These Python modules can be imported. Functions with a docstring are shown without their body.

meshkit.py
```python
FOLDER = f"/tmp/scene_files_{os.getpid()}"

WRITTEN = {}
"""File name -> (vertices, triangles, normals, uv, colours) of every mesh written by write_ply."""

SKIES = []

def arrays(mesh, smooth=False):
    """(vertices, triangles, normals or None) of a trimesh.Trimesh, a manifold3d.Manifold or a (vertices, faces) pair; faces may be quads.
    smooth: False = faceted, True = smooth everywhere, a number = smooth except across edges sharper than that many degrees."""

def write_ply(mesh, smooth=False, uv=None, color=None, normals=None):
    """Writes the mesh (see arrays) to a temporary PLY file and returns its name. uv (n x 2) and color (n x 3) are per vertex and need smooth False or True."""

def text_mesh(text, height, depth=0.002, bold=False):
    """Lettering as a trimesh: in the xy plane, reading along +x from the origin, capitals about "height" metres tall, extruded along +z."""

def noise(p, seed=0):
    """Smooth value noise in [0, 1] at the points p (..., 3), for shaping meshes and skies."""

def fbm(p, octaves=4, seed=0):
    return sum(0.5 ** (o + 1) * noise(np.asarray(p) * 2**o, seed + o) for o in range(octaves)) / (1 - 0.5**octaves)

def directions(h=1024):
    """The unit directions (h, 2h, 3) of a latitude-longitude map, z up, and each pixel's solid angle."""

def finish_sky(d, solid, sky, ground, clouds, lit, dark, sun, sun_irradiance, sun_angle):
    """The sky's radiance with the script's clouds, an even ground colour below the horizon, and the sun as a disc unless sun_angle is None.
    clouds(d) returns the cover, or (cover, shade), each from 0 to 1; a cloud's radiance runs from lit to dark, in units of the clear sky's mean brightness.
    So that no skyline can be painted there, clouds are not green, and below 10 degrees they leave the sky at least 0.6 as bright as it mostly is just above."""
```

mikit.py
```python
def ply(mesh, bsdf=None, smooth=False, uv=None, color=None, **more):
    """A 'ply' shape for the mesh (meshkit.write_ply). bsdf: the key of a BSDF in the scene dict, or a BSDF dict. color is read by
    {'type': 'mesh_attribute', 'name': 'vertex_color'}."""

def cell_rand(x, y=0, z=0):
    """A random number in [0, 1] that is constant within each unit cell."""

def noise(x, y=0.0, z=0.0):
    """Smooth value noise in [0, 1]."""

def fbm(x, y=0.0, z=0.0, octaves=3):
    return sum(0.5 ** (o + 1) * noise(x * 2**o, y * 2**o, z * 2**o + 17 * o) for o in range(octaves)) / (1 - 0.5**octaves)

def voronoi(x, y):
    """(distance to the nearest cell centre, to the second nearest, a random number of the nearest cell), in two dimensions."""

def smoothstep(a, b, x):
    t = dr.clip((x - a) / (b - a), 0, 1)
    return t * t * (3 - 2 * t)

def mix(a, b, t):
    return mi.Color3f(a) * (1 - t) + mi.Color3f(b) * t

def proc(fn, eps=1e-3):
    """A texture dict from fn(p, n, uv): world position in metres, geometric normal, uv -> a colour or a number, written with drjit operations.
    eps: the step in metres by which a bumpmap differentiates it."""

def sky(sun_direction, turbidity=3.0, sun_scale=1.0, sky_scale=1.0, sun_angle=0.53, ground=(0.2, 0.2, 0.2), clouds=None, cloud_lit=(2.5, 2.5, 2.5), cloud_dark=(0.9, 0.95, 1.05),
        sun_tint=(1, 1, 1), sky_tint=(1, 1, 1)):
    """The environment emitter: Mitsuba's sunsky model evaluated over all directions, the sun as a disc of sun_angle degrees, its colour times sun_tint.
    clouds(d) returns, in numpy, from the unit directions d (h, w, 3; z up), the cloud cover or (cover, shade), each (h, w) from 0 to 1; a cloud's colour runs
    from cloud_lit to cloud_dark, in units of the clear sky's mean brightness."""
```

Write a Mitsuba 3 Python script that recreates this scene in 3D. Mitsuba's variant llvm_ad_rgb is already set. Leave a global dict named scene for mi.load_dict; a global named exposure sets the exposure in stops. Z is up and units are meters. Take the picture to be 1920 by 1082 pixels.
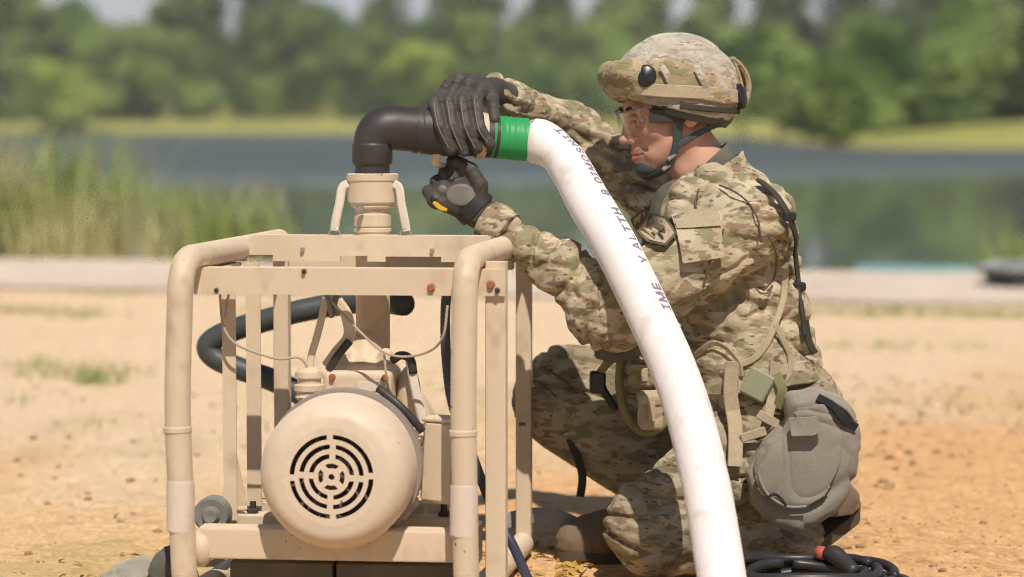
import math, random
import numpy as np, trimesh, shapely
import drjit as dr
import mitsuba as mi
import mikit, meshkit
from mikit import noise, fbm, voronoi, smoothstep, mix, proc

T = mi.ScalarTransform4f
scene, labels = {'type': 'scene'}, {}

# ------------------------------------------------------------------ camera, sky, exposure
PITCH = math.atan(306 / 4516)
scene['air'] = {'type': 'homogeneous', 'albedo': 0.95, 'sigma_t': 0.00042, 'phase': {'type': 'isotropic'}}
scene['camera'] = {
    'type': 'thinlens', 'fov': 2 * math.degrees(math.atan(960 / 4516)), 'fov_axis': 'x',
    'aperture_radius': 0.0185, 'focus_distance': 4.58, 'near_clip': 0.1, 'far_clip': 5000.0, 'medium': {'type': 'ref', 'id': 'air'},
    'to_world': T().look_at(origin=[0, 0, 0.85], target=[0, math.cos(PITCH), 0.85 - math.sin(PITCH)], up=[0, 0, 1])}
exposure = 1.6


def cloud_cover(d):
    q = d / np.maximum(d[..., 2:3] + 0.12, 0.05)
    n = meshkit.fbm(q * 1.1 + 3.0, 5, 4)
    thin = np.clip((n - 0.40) * 2.6, 0, 1) * 0.25
    veil = 0.9 * np.exp(-np.maximum(d[..., 2], 0) / 0.13)
    return np.clip(np.maximum(thin, veil), 0, 0.92), np.clip((n - 0.5) * 0.8 + 0.25, 0, 1)


scene['sky'] = mikit.sky([0.12, -0.68, 0.92], turbidity=2.6, sky_scale=0.5, sun_tint=(0.955, 0.985, 1.09), clouds=cloud_cover, cloud_lit=(5.4, 5.5, 5.7), cloud_dark=(3.5, 3.6, 3.8), ground=(0.3, 0.24, 0.16))

# ------------------------------------------------------------------ helpers


def label(key, text, cat=None, group=None, kind=None):
    d = labels.setdefault(key, {})
    d['label'] = text
    if cat:
        d['category'] = cat
    if group:
        d['group'] = group
    if kind:
        d['kind'] = kind


def free(key):
    if key not in scene:
        return key
    n = 1
    while f'{key}_{n:03d}' in scene:
        n += 1
    return f'{key}_{n:03d}'


def put(key, mesh, mat, smooth=30, text=None, **kw):
    """One entry of the scene; a taken key gets the next number."""
    key = free(key)
    scene[key] = mikit.ply(mesh, mat, smooth=smooth, **kw)
    if text:
        labels[key] = {'label': text}
    return key


def join(*ms):
    return trimesh.util.concatenate([m for m in ms])


def spline(pts, n):
    """Catmull-Rom through the points, n samples."""
    p = np.asarray(pts, float)
    p = np.vstack([2 * p[0] - p[1], p, 2 * p[-1] - p[-2]])
    t = np.linspace(0, len(p) - 3 - 1e-9, n)
    i = t.astype(int)
    u = (t - i)[:, None]
    a, b, c, d = p[i], p[i + 1], p[i + 2], p[i + 3]
    return 0.5 * (2 * b + (c - a) * u + (2 * a - 5 * b + 4 * c - d) * u ** 2 + (3 * b - 3 * c + d - a) * u ** 3)


def frames(p, up=(0, 0, 1)):
    t = np.gradient(p, axis=0)
    t /= np.linalg.norm(t, axis=1, keepdims=True) + 1e-12
    a = np.cross(t[0], up)
    if np.linalg.norm(a) < 1e-3:
        a = np.cross(t[0], (1, 0, 0))
    a /= np.linalg.norm(a)
    A = [a]
    for k in range(1, len(p)):
        v = A[-1] - t[k] * (A[-1] @ t[k])
        A.append(v / (np.linalg.norm(v) + 1e-12))
    A = np.array(A)
    return t, A, np.cross(t, A)


def sweep(pts, prof, n=None, up=(0, 0, 1), scale=None, cap=True):
    """A closed profile (k x 2) swept along the points; scale: per-sample (n x 2) or None."""
    p = np.asarray(pts, float) if n is None else spline(pts, n)
    t, a, b = frames(p, up)
    prof = np.asarray(prof, float)
    s = np.ones((len(p), 2)) if scale is None else np.asarray(scale, float).reshape(len(p), -1) * np.ones((1, 2))
    v = p[:, None] + (prof[None, :, 0] * s[:, :1])[..., None] * a[:, None] + (prof[None, :, 1] * s[:, 1:])[..., None] * b[:, None]
    k, m = len(prof), len(p)
    i, j = np.meshgrid(np.arange(m - 1), np.arange(k), indexing='ij')
    q = np.stack([i * k + j, i * k + (j + 1) % k, (i + 1) * k + (j + 1) % k, (i + 1) * k + j], -1).reshape(-1, 4)
    f = [np.vstack([q[:, [0, 1, 2]], q[:, [0, 2, 3]]])]
    v = v.reshape(-1, 3)
    if cap:
        v = np.vstack([v, p[0], p[-1]])
        jj = np.arange(k)
        f.append(np.stack([(jj + 1) % k, jj, np.full(k, m * k)], 1))
        f.append(np.stack([(m - 1) * k + jj, (m - 1) * k + (jj + 1) % k, np.full(k, m * k + 1)], 1))
    return trimesh.Trimesh(v, np.vstack(f), process=False)


def ring(r, k=16, r2=None):
    a = np.arange(k) * 2 * np.pi / k
    return np.stack([r * np.cos(a), (r if r2 is None else r2) * np.sin(a)], 1)


def rrect(w, h, r, k=3):
    out = []
    for cx, cy, a0 in ((w / 2 - r, h / 2 - r, 0), (-w / 2 + r, h / 2 - r, 90), (-w / 2 + r, -h / 2 + r, 180), (w / 2 - r, -h / 2 + r, 270)):
        for q in np.radians(np.linspace(a0, a0 + 90, k)):
            out.append((cx + r * np.cos(q), cy + r * np.sin(q)))
    return np.array(out)


def tube(pts, r, n=None, k=14, up=(0, 0, 1), taper=None):
    m = len(pts) if n is None else n
    return sweep(pts, ring(1, k), n, up, scale=np.broadcast_to(r if taper is None else np.interp(np.linspace(0, 1, m), np.linspace(0, 1, len(taper)), taper), (m,)))


def strap(pts, w, th, n=24, up=(0, -1, 0)):
    """A flat band: width w across, thickness th; its flat side looks along up as far as possible."""
    return sweep(pts, rrect(w, th, th * 0.45, 2), n, up)


def bent(pts, rad, n=7):
    """A polyline with its corners rounded."""
    p = [np.asarray(q, float) for q in pts]
    out = [p[0]]
    for a, b, c in zip(p, p[1:], p[2:]):
        u, w = (a - b) / np.linalg.norm(a - b), (c - b) / np.linalg.norm(c - b)
        s, e = b + u * rad, b + w * rad
        for q in np.linspace(0, 1, n):
            out.append((1 - q) ** 2 * s + 2 * q * (1 - q) * b + q * q * e)
    out.append(p[-1])
    return np.array(out)


def box(cx, cy, cz, sx, sy, sz, bev=0.002):
    """A box with chamfered edges."""
    b = min(bev, sx * 0.3, sy * 0.3, sz * 0.3)
    v = []
    for x in (-1, 1):
        for y in (-1, 1):
            for z in (-1, 1):
                X, Y, Z = x * sx / 2, y * sy / 2, z * sz / 2
                v += [(X - x * b, Y - y * b, Z), (X - x * b, Y, Z - z * b), (X, Y - y * b, Z - z * b)]
    return trimesh.convex.convex_hull(np.array(v) + [cx, cy, cz])


def lathe(profile, k=40, axis='z', at=(0, 0, 0)):
    """profile: (radius, height) pairs, revolved about the axis."""
    pr = np.asarray(profile, float)
    a = np.arange(k) * 2 * np.pi / k
    v = np.stack([pr[:, None, 0] * np.cos(a), pr[:, None, 0] * np.sin(a), np.broadcast_to(pr[:, None, 1], (len(pr), k))], -1).reshape(-1, 3)
    i, j = np.meshgrid(np.arange(len(pr) - 1), np.arange(k), indexing='ij')
    q = np.stack([i * k + j, i * k + (j + 1) % k, (i + 1) * k + (j + 1) % k, (i + 1) * k + j], -1).reshape(-1, 4)
    f = np.vstack([q[:, [0, 1, 2]], q[:, [0, 2, 3]]])
    if axis == 'y':
        v = v[:, [0, 2, 1]] * [1, 1, -1]
    elif axis == 'x':
        v = v[:, [2, 0, 1]]
    return trimesh.Trimesh(v + np.asarray(at, float), f, process=False)


def moved(m, M):
    m = m.copy()
    m.apply_transform(M)
    return m


def between(a, b):
    """4x4 that takes +z at the origin onto the line a -> b."""
    a, b = np.asarray(a, float), np.asarray(b, float)
    M = trimesh.geometry.align_vectors([0, 0, 1], b - a)
    M[:3, 3] = a
    return M


# ---- implicit surfaces: distance functions on a grid, meshed by surface nets
def surface(fn, lo, hi, h):
    lo, hi = np.asarray(lo, float), np.asarray(hi, float)
    n = np.ceil((hi - lo) / h).astype(int) + 1
    ax = [lo[k] + h * np.arange(n[k]) for k in range(3)]
    g = np.stack(np.meshgrid(*ax, indexing='ij'), -1).astype(np.float32).reshape(-1, 3)
    d = np.concatenate([fn(c) for c in np.array_split(g, max(1, len(g) // 400000))]).reshape(n)
    s = d < 0
    c = n - 1
    acc, cnt = np.zeros((*c, 3)), np.zeros(c)
    base = [np.arange(c[k]) for k in range(3)]
    for ax_ in range(3):
        o1, o2 = [k for k in range(3) if k != ax_]
        for u in (0, 1):
            for w in (0, 1):
                off = [0, 0, 0]
                off[o1], off[o2] = u, w
                sl0 = tuple(slice(off[k], off[k] + c[k]) for k in range(3))
                off[ax_] = 1
                sl1 = tuple(slice(off[k], off[k] + c[k]) for k in range(3))
                d0, d1 = d[sl0], d[sl1]
                x = (d0 < 0) != (d1 < 0)
                t = np.where(x, d0 / np.where(d0 == d1, 1, d0 - d1), 0)
                acc[..., ax_] += np.where(x, t, 0)
                acc[..., o1] += x * u
                acc[..., o2] += x * w
                cnt += x
    act = cnt > 0
    idx = -np.ones(c, int)
    idx[act] = np.arange(act.sum())
    cell = np.stack(np.meshgrid(*base, indexing='ij'), -1)[act]
    v = lo + h * (cell + acc[act] / cnt[act][:, None])
    faces = []
    for ax_ in range(3):
        o1, o2 = [k for k in range(3) if k != ax_]
        sl0, sl1 = [slice(1, c[k]) for k in range(3)], [slice(1, c[k]) for k in range(3)]
        sl0[ax_], sl1[ax_] = slice(0, c[ax_]), slice(1, c[ax_] + 1)
        a, b = s[tuple(sl0)], s[tuple(sl1)]
        e = np.argwhere(a != b)
        flip = a[a != b]
        e[:, o1] += 1
        e[:, o2] += 1
        def cellof(u, w):
            q = e.copy()
            q[:, o1] -= u
            q[:, o2] -= w
            return idx[q[:, 0], q[:, 1], q[:, 2]]
        q = np.stack([cellof(1, 1), cellof(0, 1), cellof(0, 0), cellof(1, 0)], 1)
        if ax_ == 1:
            flip = ~flip
        q = np.where(flip[:, None], q, q[:, ::-1])
        faces.append(q)
    q = np.vstack(faces)
    return trimesh.Trimesh(v, np.vstack([q[:, [0, 1, 2]], q[:, [0, 2, 3]]]), process=False)


def sd_cap(p, a, b, ra, rb=None):
    a, b = np.asarray(a, np.float32), np.asarray(b, np.float32)
    rb = ra if rb is None else rb
    ab = b - a
    t = np.clip((p - a) @ ab / max(float(ab @ ab), 1e-9), 0, 1)
    return np.linalg.norm(p - a - t[:, None] * ab, axis=1) - (ra + (rb - ra) * t)


def sd_ell(p, c, r, R=None):
    q = p - np.asarray(c, np.float32)
    if R is not None:
        q = q @ np.asarray(R, np.float32)
    r = np.asarray(r, np.float32)
    k0 = np.linalg.norm(q / r, axis=1)
    k1 = np.linalg.norm(q / (r * r), axis=1)
    return k0 * (k0 - 1) / np.maximum(k1, 1e-6)


def sd_box(p, c, half, rad, R=None):
    q = p - np.asarray(c, np.float32)
    if R is not None:
        q = q @ np.asarray(R, np.float32)
    q = np.abs(q) - (np.asarray(half, np.float32) - rad)
    return np.linalg.norm(np.maximum(q, 0), axis=1) + np.minimum(q.max(1), 0) - rad


def smin(a, b, k):
    h = np.clip(0.5 + 0.5 * (b - a) / k, 0, 1)
    return b + (a - b) * h - k * h * (1 - h)


def smax(a, b, k):
    return -smin(-a, -b, k)


def fold(p, freq, amp, seed, M=None):
    """Cloth relief: warped ridges in metres."""
    q = p.astype(float)
    w = np.stack([meshkit.noise(q * freq * 0.5 + k * 11.3, seed + k) for k in range(3)], -1) - 0.5
    q = q + w * (0.9 / freq)
    if M is not None:
        q = q @ np.asarray(M)
    n = meshkit.noise(q * freq, seed + 7)
    m = meshkit.noise(q * freq * 2.1, seed + 9)
    cr = np.exp(-((n - 0.5) / 0.065) ** 2) + 0.18 * np.exp(-((m - 0.5) / 0.12) ** 2)
    return (1.1 * amp * (n - 0.5) - 0.62 * amp * cr).astype(np.float32)


# ------------------------------------------------------------------ materials
def C(*c):
    return {'type': 'rgb', 'value': list(c)}


def mat(name, color, rough=0.6, spec=0.5, bump=None, scale=1.0, metallic=0.0, two=True, **kw):
    d = {'type': 'principled', 'base_color': color if isinstance(color, dict) else C(*color), 'roughness': rough, 'specular': spec, **kw}
    if metallic:
        d['metallic'] = metallic
    if bump is not None:
        d = {'type': 'bumpmap', 'arbitrary': bump, 'scale': scale, 'bsdf': d}
    scene[name] = {'type': 'twosided', 'bsdf': d} if two else d
    return name


def ground_color(p, n, uv):
    big = fbm(p.x * 0.35, p.y * 0.22, 2.0, 3)
    mid = fbm(p.x * 2.3, p.y * 1.4, 5.0, 4)
    fine = fbm(p.x * 26, p.y * 22, 1.0, 3)
    a = mix((0.47, 0.265, 0.11), (0.52, 0.365, 0.205), smoothstep(0.32, 0.68, big * 0.6 + mid * 0.4))
    a = mix(a, (0.485, 0.30, 0.15), 0.75 * smoothstep(-0.2, 1.1, p.x + 2.2 * (big - 0.5) + 0.8 * (mid - 0.5)))
    a = mix(a, (0.33, 0.17, 0.07), 0.7 * smoothstep(0.52, 0.8, fine * 0.6 + mid * 0.4))
    # paler worn sand nearer the concrete, as the photograph shows
    a = mix(a, (0.51, 0.425, 0.31), 0.8 * smoothstep(6.6, 9.0, p.y + 2.5 * mid - 0.75 * p.x))
    grit = noise(p.x * 160, p.y * 120, 3.0)
    a = a * (0.80 + 0.40 * grit)
    a = mix(a, (0.30, 0.27, 0.13), 0.45 * smoothstep(0.60, 0.74, fbm(p.x * 1.7 + 4, p.y * 0.9, 8.0, 4)))
    turf = mix((0.12, 0.16, 0.04), (0.255, 0.265, 0.085), smoothstep(0.3, 0.7, fbm(p.x * 0.09, p.y * 0.05, 7.0, 3)))
    a = mix(a, turf, smoothstep(0.42, 0.6, smoothstep(15.0, 17.5, p.y + 0.12 * p.x) + 0.0 * big))
    mud = mix((0.20, 0.14, 0.10), (0.12, 0.10, 0.07), mid)
    return mix(mud, a, smoothstep(-0.14, -0.04, p.z))


def ground_bump(p, n, uv):
    return 0.03 * fbm(p.x * 14, p.y * 12, 0.0, 3) + 0.004 * noise(p.x * 90, p.y * 80, 0.0)


mat('soil', proc(ground_color), 0.95, 0.1, proc(ground_bump, 0.004), 1.0)
mat('concrete', proc(lambda p, n, uv: mix((0.35, 0.305, 0.26), (0.46, 0.41, 0.36), fbm(p.x * 1.3, p.y * 1.3, 0, 4)) * (0.9 + 0.2 * noise(p.x * 40, p.y * 30))), 0.9, 0.2)


def ripple(p, n, uv):
    gust = smoothstep(38.0, 85.0, p.y + 30 * (fbm(p.x * 0.06, p.y * 0.03, 0, 3) - 0.5))
    gust = 0.12 * gust
    h = (fbm(p.x * 2.2, p.y * 1.1, 0.0, 3) - 0.5) * (0.0022 + 0.05 * gust) + (fbm(p.x * 0.5, p.y * 0.3, 4.0, 2) - 0.5) * (0.004 + 0.07 * gust)
    return h


scene['lake_water'] = {'type': 'twosided', 'bsdf': {'type': 'bumpmap', 'arbitrary': proc(ripple, 0.03), 'scale': 1.0,
                       'bsdf': {'type': 'principled', 'base_color': C(0.052, 0.068, 0.064), 'roughness': proc(lambda p, n, uv: mi.Float(0.05 + 0.36 * smoothstep(30.0, 62.0, p.y + 40 * (fbm(p.x * 0.05, p.y * 0.02, 3.0, 3) - 0.5)))), 'specular': 0.55}}}


def leaf(name, c0, c1, scale=0.09):
    scene[name] = {'type': 'principledthin', 'roughness': 0.6, 'diff_trans': 0.7, 'spec_trans': 0.0,
                   'base_color': proc(lambda p, n, uv: mix(c0, c1, smoothstep(0.34, 0.66, fbm(p.x * scale, p.y * scale, p.z * scale, 3))))}
    return name


leaf('leaf_wood', (0.055, 0.13, 0.04), (0.31, 0.45, 0.14), 0.15)
leaf('leaf_dark', (0.07, 0.12, 0.05), (0.13, 0.18, 0.08), 0.2)
leaf('leaf_light', (0.33, 0.47, 0.09), (0.48, 0.57, 0.16), 0.25)
leaf('leaf_mid', (0.17, 0.29, 0.08), (0.40, 0.52, 0.17), 0.5)
leaf('reed', (0.34, 0.44, 0.15), (0.62, 0.60, 0.34), 1.6)
mat('bark', (0.14, 0.11, 0.085), 0.9, 0.1)

# ------------------------------------------------------------------ the setting
shore = [(-300, 45), (-60, 24), (-8, 18.0), (-3.85, 17.0), (0, 16.2), (3.2, 15.6), (12, 14.2), (40, 13.5), (110, 20),
         (120, 62), (60, 84), (40, 93), (21, 99.5), (16.5, 101), (14.2, 112), (15, 128), (19.5, 200), (12, 250), (0, 267), (-40, 284), (-90, 286), (-300, 270)]
lake_poly = shapely.Polygon(shore).buffer(2).buffer(-2)


def terrain(x, y):
    pts = shapely.points(x.ravel(), y.ravel())
    d = shapely.distance(pts, lake_poly.boundary)
    inside = shapely.contains(lake_poly, pts)
    q = np.stack([x.ravel(), y.ravel(), 0 * x.ravel()], -1)
    near = y.ravel() < 45
    up_near = -0.15 + np.minimum(d * 0.10, 0.12) + 0.0 * d
    bump = 0.018 * (meshkit.fbm(q * 0.9, 4, 1) - 0.5) + 0.012 * (meshkit.fbm(q * 5, 3, 2) - 0.5)
    up_near = up_near + np.where(d > 1.2, bump, 0)
    up_far = -0.15 + np.minimum(d * 0.085, 0.9 + 0.028 * d) * (0.8 + 0.4 * meshkit.fbm(q * 0.05, 3, 5))
    up_far = np.minimum(up_far, 7 + 0 * d)
    z = np.where(near, up_near, up_far)
    return np.where(inside, -0.15 - np.minimum(d * 0.15, 1.5), z).reshape(x.shape)


gx = np.concatenate([-np.geomspace(400, 6.6, 60), np.arange(-6.5, 6.51, 0.085), np.geomspace(6.6, 400, 60)])
gy = np.concatenate([-np.geomspace(60, 1, 10), np.linspace(-0.5, 2.6, 12), np.arange(2.66, 20, 0.06), np.geomspace(20.1, 600, 120)])
X, Y = np.meshgrid(gx, gy, indexing='ij')
Z = terrain(X, Y)
nx, ny = X.shape
i, j = np.meshgrid(np.arange(nx - 1), np.arange(ny - 1), indexing='ij')
q = np.stack([i * ny + j, (i + 1) * ny + j, (i + 1) * ny + j + 1, i * ny + j + 1], -1).reshape(-1, 4)
put('ground', (np.stack([X, Y, Z], -1).reshape(-1, 3), q), 'soil', True)
label('ground', 'sandy orange soil running back to the lake and its grassy far bank', kind='structure')

scene['haze'] = {'type': 'cube', 'to_world': T().translate([0, 270, 21]).scale([410, 345, 25]), 'bsdf': {'type': 'null'}, 'interior': {'type': 'ref', 'id': 'air'}}
label('haze', 'thin pale summer haze over the lake and the wood', kind='stuff')

wp = np.array([(-300, 12), (300, 12), (300, 320), (-300, 320)], float)
put('lake', (np.c_[wp, np.full(4, -0.15)], np.array([[0, 1, 2, 3]])), 'lake_water', False)
label('lake', 'calm grey-green lake water behind the sandy clearing', kind='structure')

ne = spline([(-30, 18.4), (-10, 14.4), (-2.73, 12.85), (2.49, 11.7), (8, 10.4), (30, 6.0)], 160)
ne[:, 1] += 0.55 * (meshkit.fbm(np.c_[ne[:, 0] * 1.3, ne[:, 0] * 0, ne[:, 0] * 0], 4, 6) - 0.5)
cp = shapely.Polygon([(-30, 21.2), (-3.48, 15.6), (3.1, 13.85), (30, 8.2)] + [tuple(q) for q in ne[::-1]])
cm = trimesh.creation.extrude_polygon(cp, 0.12, engine='earcut')
cm.apply_translation([0, 0, -0.125])
put('path', cm, 'concrete', False)
label('path', 'pale concrete strip between the sand and the water', kind='structure')


def blades(spots, rng, hgt, lean, width, seg=3):
    """Grass blades as tapering bent strips: spots (n x 2)."""
    v, f = [], []
    for (x, y, z0) in spots:
        h = hgt * rng.uniform(0.55, 1.1)
        a = rng.uniform(0, 2 * np.pi)
        l = lean * rng.uniform(0.1, 1.0) * h
        w = width * rng.uniform(0.6, 1.2)
        c, s = math.cos(a), math.sin(a)
        b = len(v)
        for k in range(seg + 1):
            t = k / seg
            ox, oz = l * t * t, h * (t - 0.18 * t * t * l / max(h, 1e-6))
            ww = w * (1 - t) ** 0.7 / 2 + 0.0004
            v.append((x + c * ox - s * ww, y + s * ox + c * ww, z0 + oz))
            v.append((x + c * ox + s * ww, y + s * ox - c * ww, z0 + oz))
        for k in range(seg):
            o = b + 2 * k
            f += [(o, o + 1, o + 3), (o, o + 3, o + 2)]
    return trimesh.Trimesh(np.array(v), np.array(f), process=False)


def crown(rng, lobes, n, size, up=0.3):
    """Leaf clumps (bent quads) through the lobes' volume, denser to the outside. lobes: (centre, radii)."""
    w = np.array([r[0] * r[1] * r[2] for _, r in lobes]) ** 0.75
    pick = rng.choice(len(lobes), n, p=w / w.sum())
    c = np.array([l[0] for l in lobes])[pick]
    r = np.array([l[1] for l in lobes])[pick]
    d = rng.normal(size=(n, 3))
    d /= np.linalg.norm(d, axis=1, keepdims=True)
    rad = rng.uniform(0.25, 1.0, n) ** 0.45 * (0.82 + 0.36 * meshkit.noise(d * 2.2 + c * 0.7, 3))
    p = c + d * r * rad[:, None]
    nrm = d + rng.normal(size=(n, 3)) * 0.5 + [0, 0, up]
    nrm /= np.linalg.norm(nrm, axis=1, keepdims=True)
    a = np.cross(nrm, rng.normal(size=(n, 3)))
    a /= np.linalg.norm(a, axis=1, keepdims=True)
    b = np.cross(nrm, a)
    s = size * rng.uniform(0.5, 1.25, n)[:, None]
    v = np.stack([p - a * s, p - b * s * 0.6 + nrm * s * 0.15, p + a * s, p + b * s * 0.6 + nrm * s * 0.15], 1).reshape(-1, 3)
    o = np.arange(n)[:, None] * 4
    return trimesh.Trimesh(v, np.vstack([o + [0, 1, 2], o + [0, 2, 3]]), process=False)


def tree_parts(rng, x, y, z, h, w, n, size, kind='round'):
    """(crown, trunk) of one tree standing at x, y."""
    lobes = []
    if kind == 'conifer':
        for k in range(9):
            t = k / 8
            rr = w / 2 * (1.0 - 0.85 * t) * rng.uniform(0.8, 1.15)
            lobes.append(((x + rng.normal() * w * 0.05, y + rng.normal() * w * 0.05, z + h * (0.12 + 0.84 * t)), (rr, rr, h * 0.08)))
    elif kind == 'bush':
        for k in range(9):
            a, q = rng.uniform(0, 2 * np.pi), rng.uniform(0, 1) ** 0.6
            lobes.append(((x + math.cos(a) * q * w * 0.3, y + math.sin(a) * q * w * 0.3, z + h * rng.uniform(0.22, 0.75)), (w * rng.uniform(0.16, 0.3), w * rng.uniform(0.16, 0.3), h * rng.uniform(0.16, 0.28))))
        lobes.append(((x, y, z + h * 0.42), (w * 0.4, w * 0.4, h * 0.42)))
    else:
        for k in range(12):
            a, q = rng.uniform(0, 2 * np.pi), rng.uniform(0, 1) ** 0.6
            t = rng.uniform(0.0, 1)
            wide = math.sin(math.pi * (0.18 + 0.72 * t)) ** 0.7
            lobes.append(((x + math.cos(a) * q * w * 0.36 * wide, y + math.sin(a) * q * w * 0.36 * wide, z + h * (0.2 + 0.68 * t)), (w * rng.uniform(0.14, 0.26), w * rng.uniform(0.14, 0.26), h * rng.uniform(0.08, 0.14))))
        lobes.append(((x, y, z + h * 0.55), (w * 0.3, w * 0.3, h * 0.36)))
    cr = crown(rng, lobes, n, size)
    tr = tube([(x, y, z - 0.3), (x + rng.normal() * 0.1, y, z + h * 0.3), (x + rng.normal() * 0.2, y, z + h * 0.8)], 1.0, 8, 8, taper=[0.022 * h, 0.017 * h, 0.004 * h])
    limbs = [tr]
    for k in range(5):
        t = rng.uniform(0.2, 0.6)
        a = rng.uniform(0, 2 * np.pi)
        limbs.append(tube([(x, y, z + h * t), (x + math.cos(a) * w * 0.15, y + math.sin(a) * w * 0.15, z + h * (t + 0.09)), (x + math.cos(a) * w * 0.32, y + math.sin(a) * w * 0.32, z + h * (t + 0.2))], 1.0, 6, 6, taper=[0.009 * h, 0.006 * h, 0.002 * h]))
    return cr, join(*limbs)


rng = np.random.default_rng(11)


def base(x, y):
    return float(terrain(np.array([[x]]), np.array([[y]]))[0, 0])


# the far wood: (x, y, height, width)
wood, trunks = [], []
rows = []
for k in range(30):     # front row of the wood along the far bank
    x = -82 + k * 5.9 + rng.normal() * 1.5
    rows.append((x, 318 + rng.normal() * 6, rng.uniform(11, 15.5), rng.uniform(8, 12), 'round'))
for k in range(34):     # undergrowth at the foot of the wood
    rows.append((-80 + k * 4.9 + rng.normal() * 1.2, 309 + rng.normal() * 3, rng.uniform(3.5, 9.0), rng.uniform(6.5, 9.5), 'bush'))
for k in range(44):     # continuous canopy at the back
    rows.append((-98 + k * 4.9 + rng.normal() * 1.0, 378 + rng.normal() * 5, rng.uniform(12.5, 15.5), rng.uniform(9, 12), 'round'))
for k in range(26):     # taller trees behind
    x = -92 + k * 8.2 + rng.normal() * 2.0
    gap = any(abs(x - g) < 3.4 for g in (-64, -50, -29, -2.5, 9, 24))
    rows.append((x, 345 + rng.normal() * 8, rng.uniform(16.5, 18.5) if gap else rng.uniform(20, 27), rng.uniform(11, 16), 'round'))
for k in range(24):     # nearer wood on the right
    x = 15.5 + k * 3.1 + rng.normal() * 0.8
    rows.append((x, 158 + rng.normal() * 7 + 0.35 * k, rng.uniform(5.9, 6.5) if k in (3, 4) else rng.uniform(7.2, 9.8) if k < 9 else rng.uniform(9, 13.5), rng.uniform(4.5, 6.5), 'conifer' if k > 5 and k % 2 else 'round'))
for k in range(20):
    rows.append((19 + k * 2.6 + rng.normal() * 0.6, 149 + rng.normal() * 2 + 0.3 * k, rng.uniform(1.4, 2.6), rng.uniform(3.2, 4.6), 'bush'))
for (x, y, h, w, kind) in rows:
    c, t = tree_parts(rng, x, y, base(x, y), h, w, 2200 if kind != 'bush' else 1000, 0.05 * w + 0.16, kind)
    wood.append(c)
    trunks.append(t)
put('wood', join(*wood), 'leaf_wood', False)
label('wood', 'dense green wood along the far side of the lake', kind='stuff')
put('wood__trunk', join(*trunks), 'bark', False)
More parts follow.
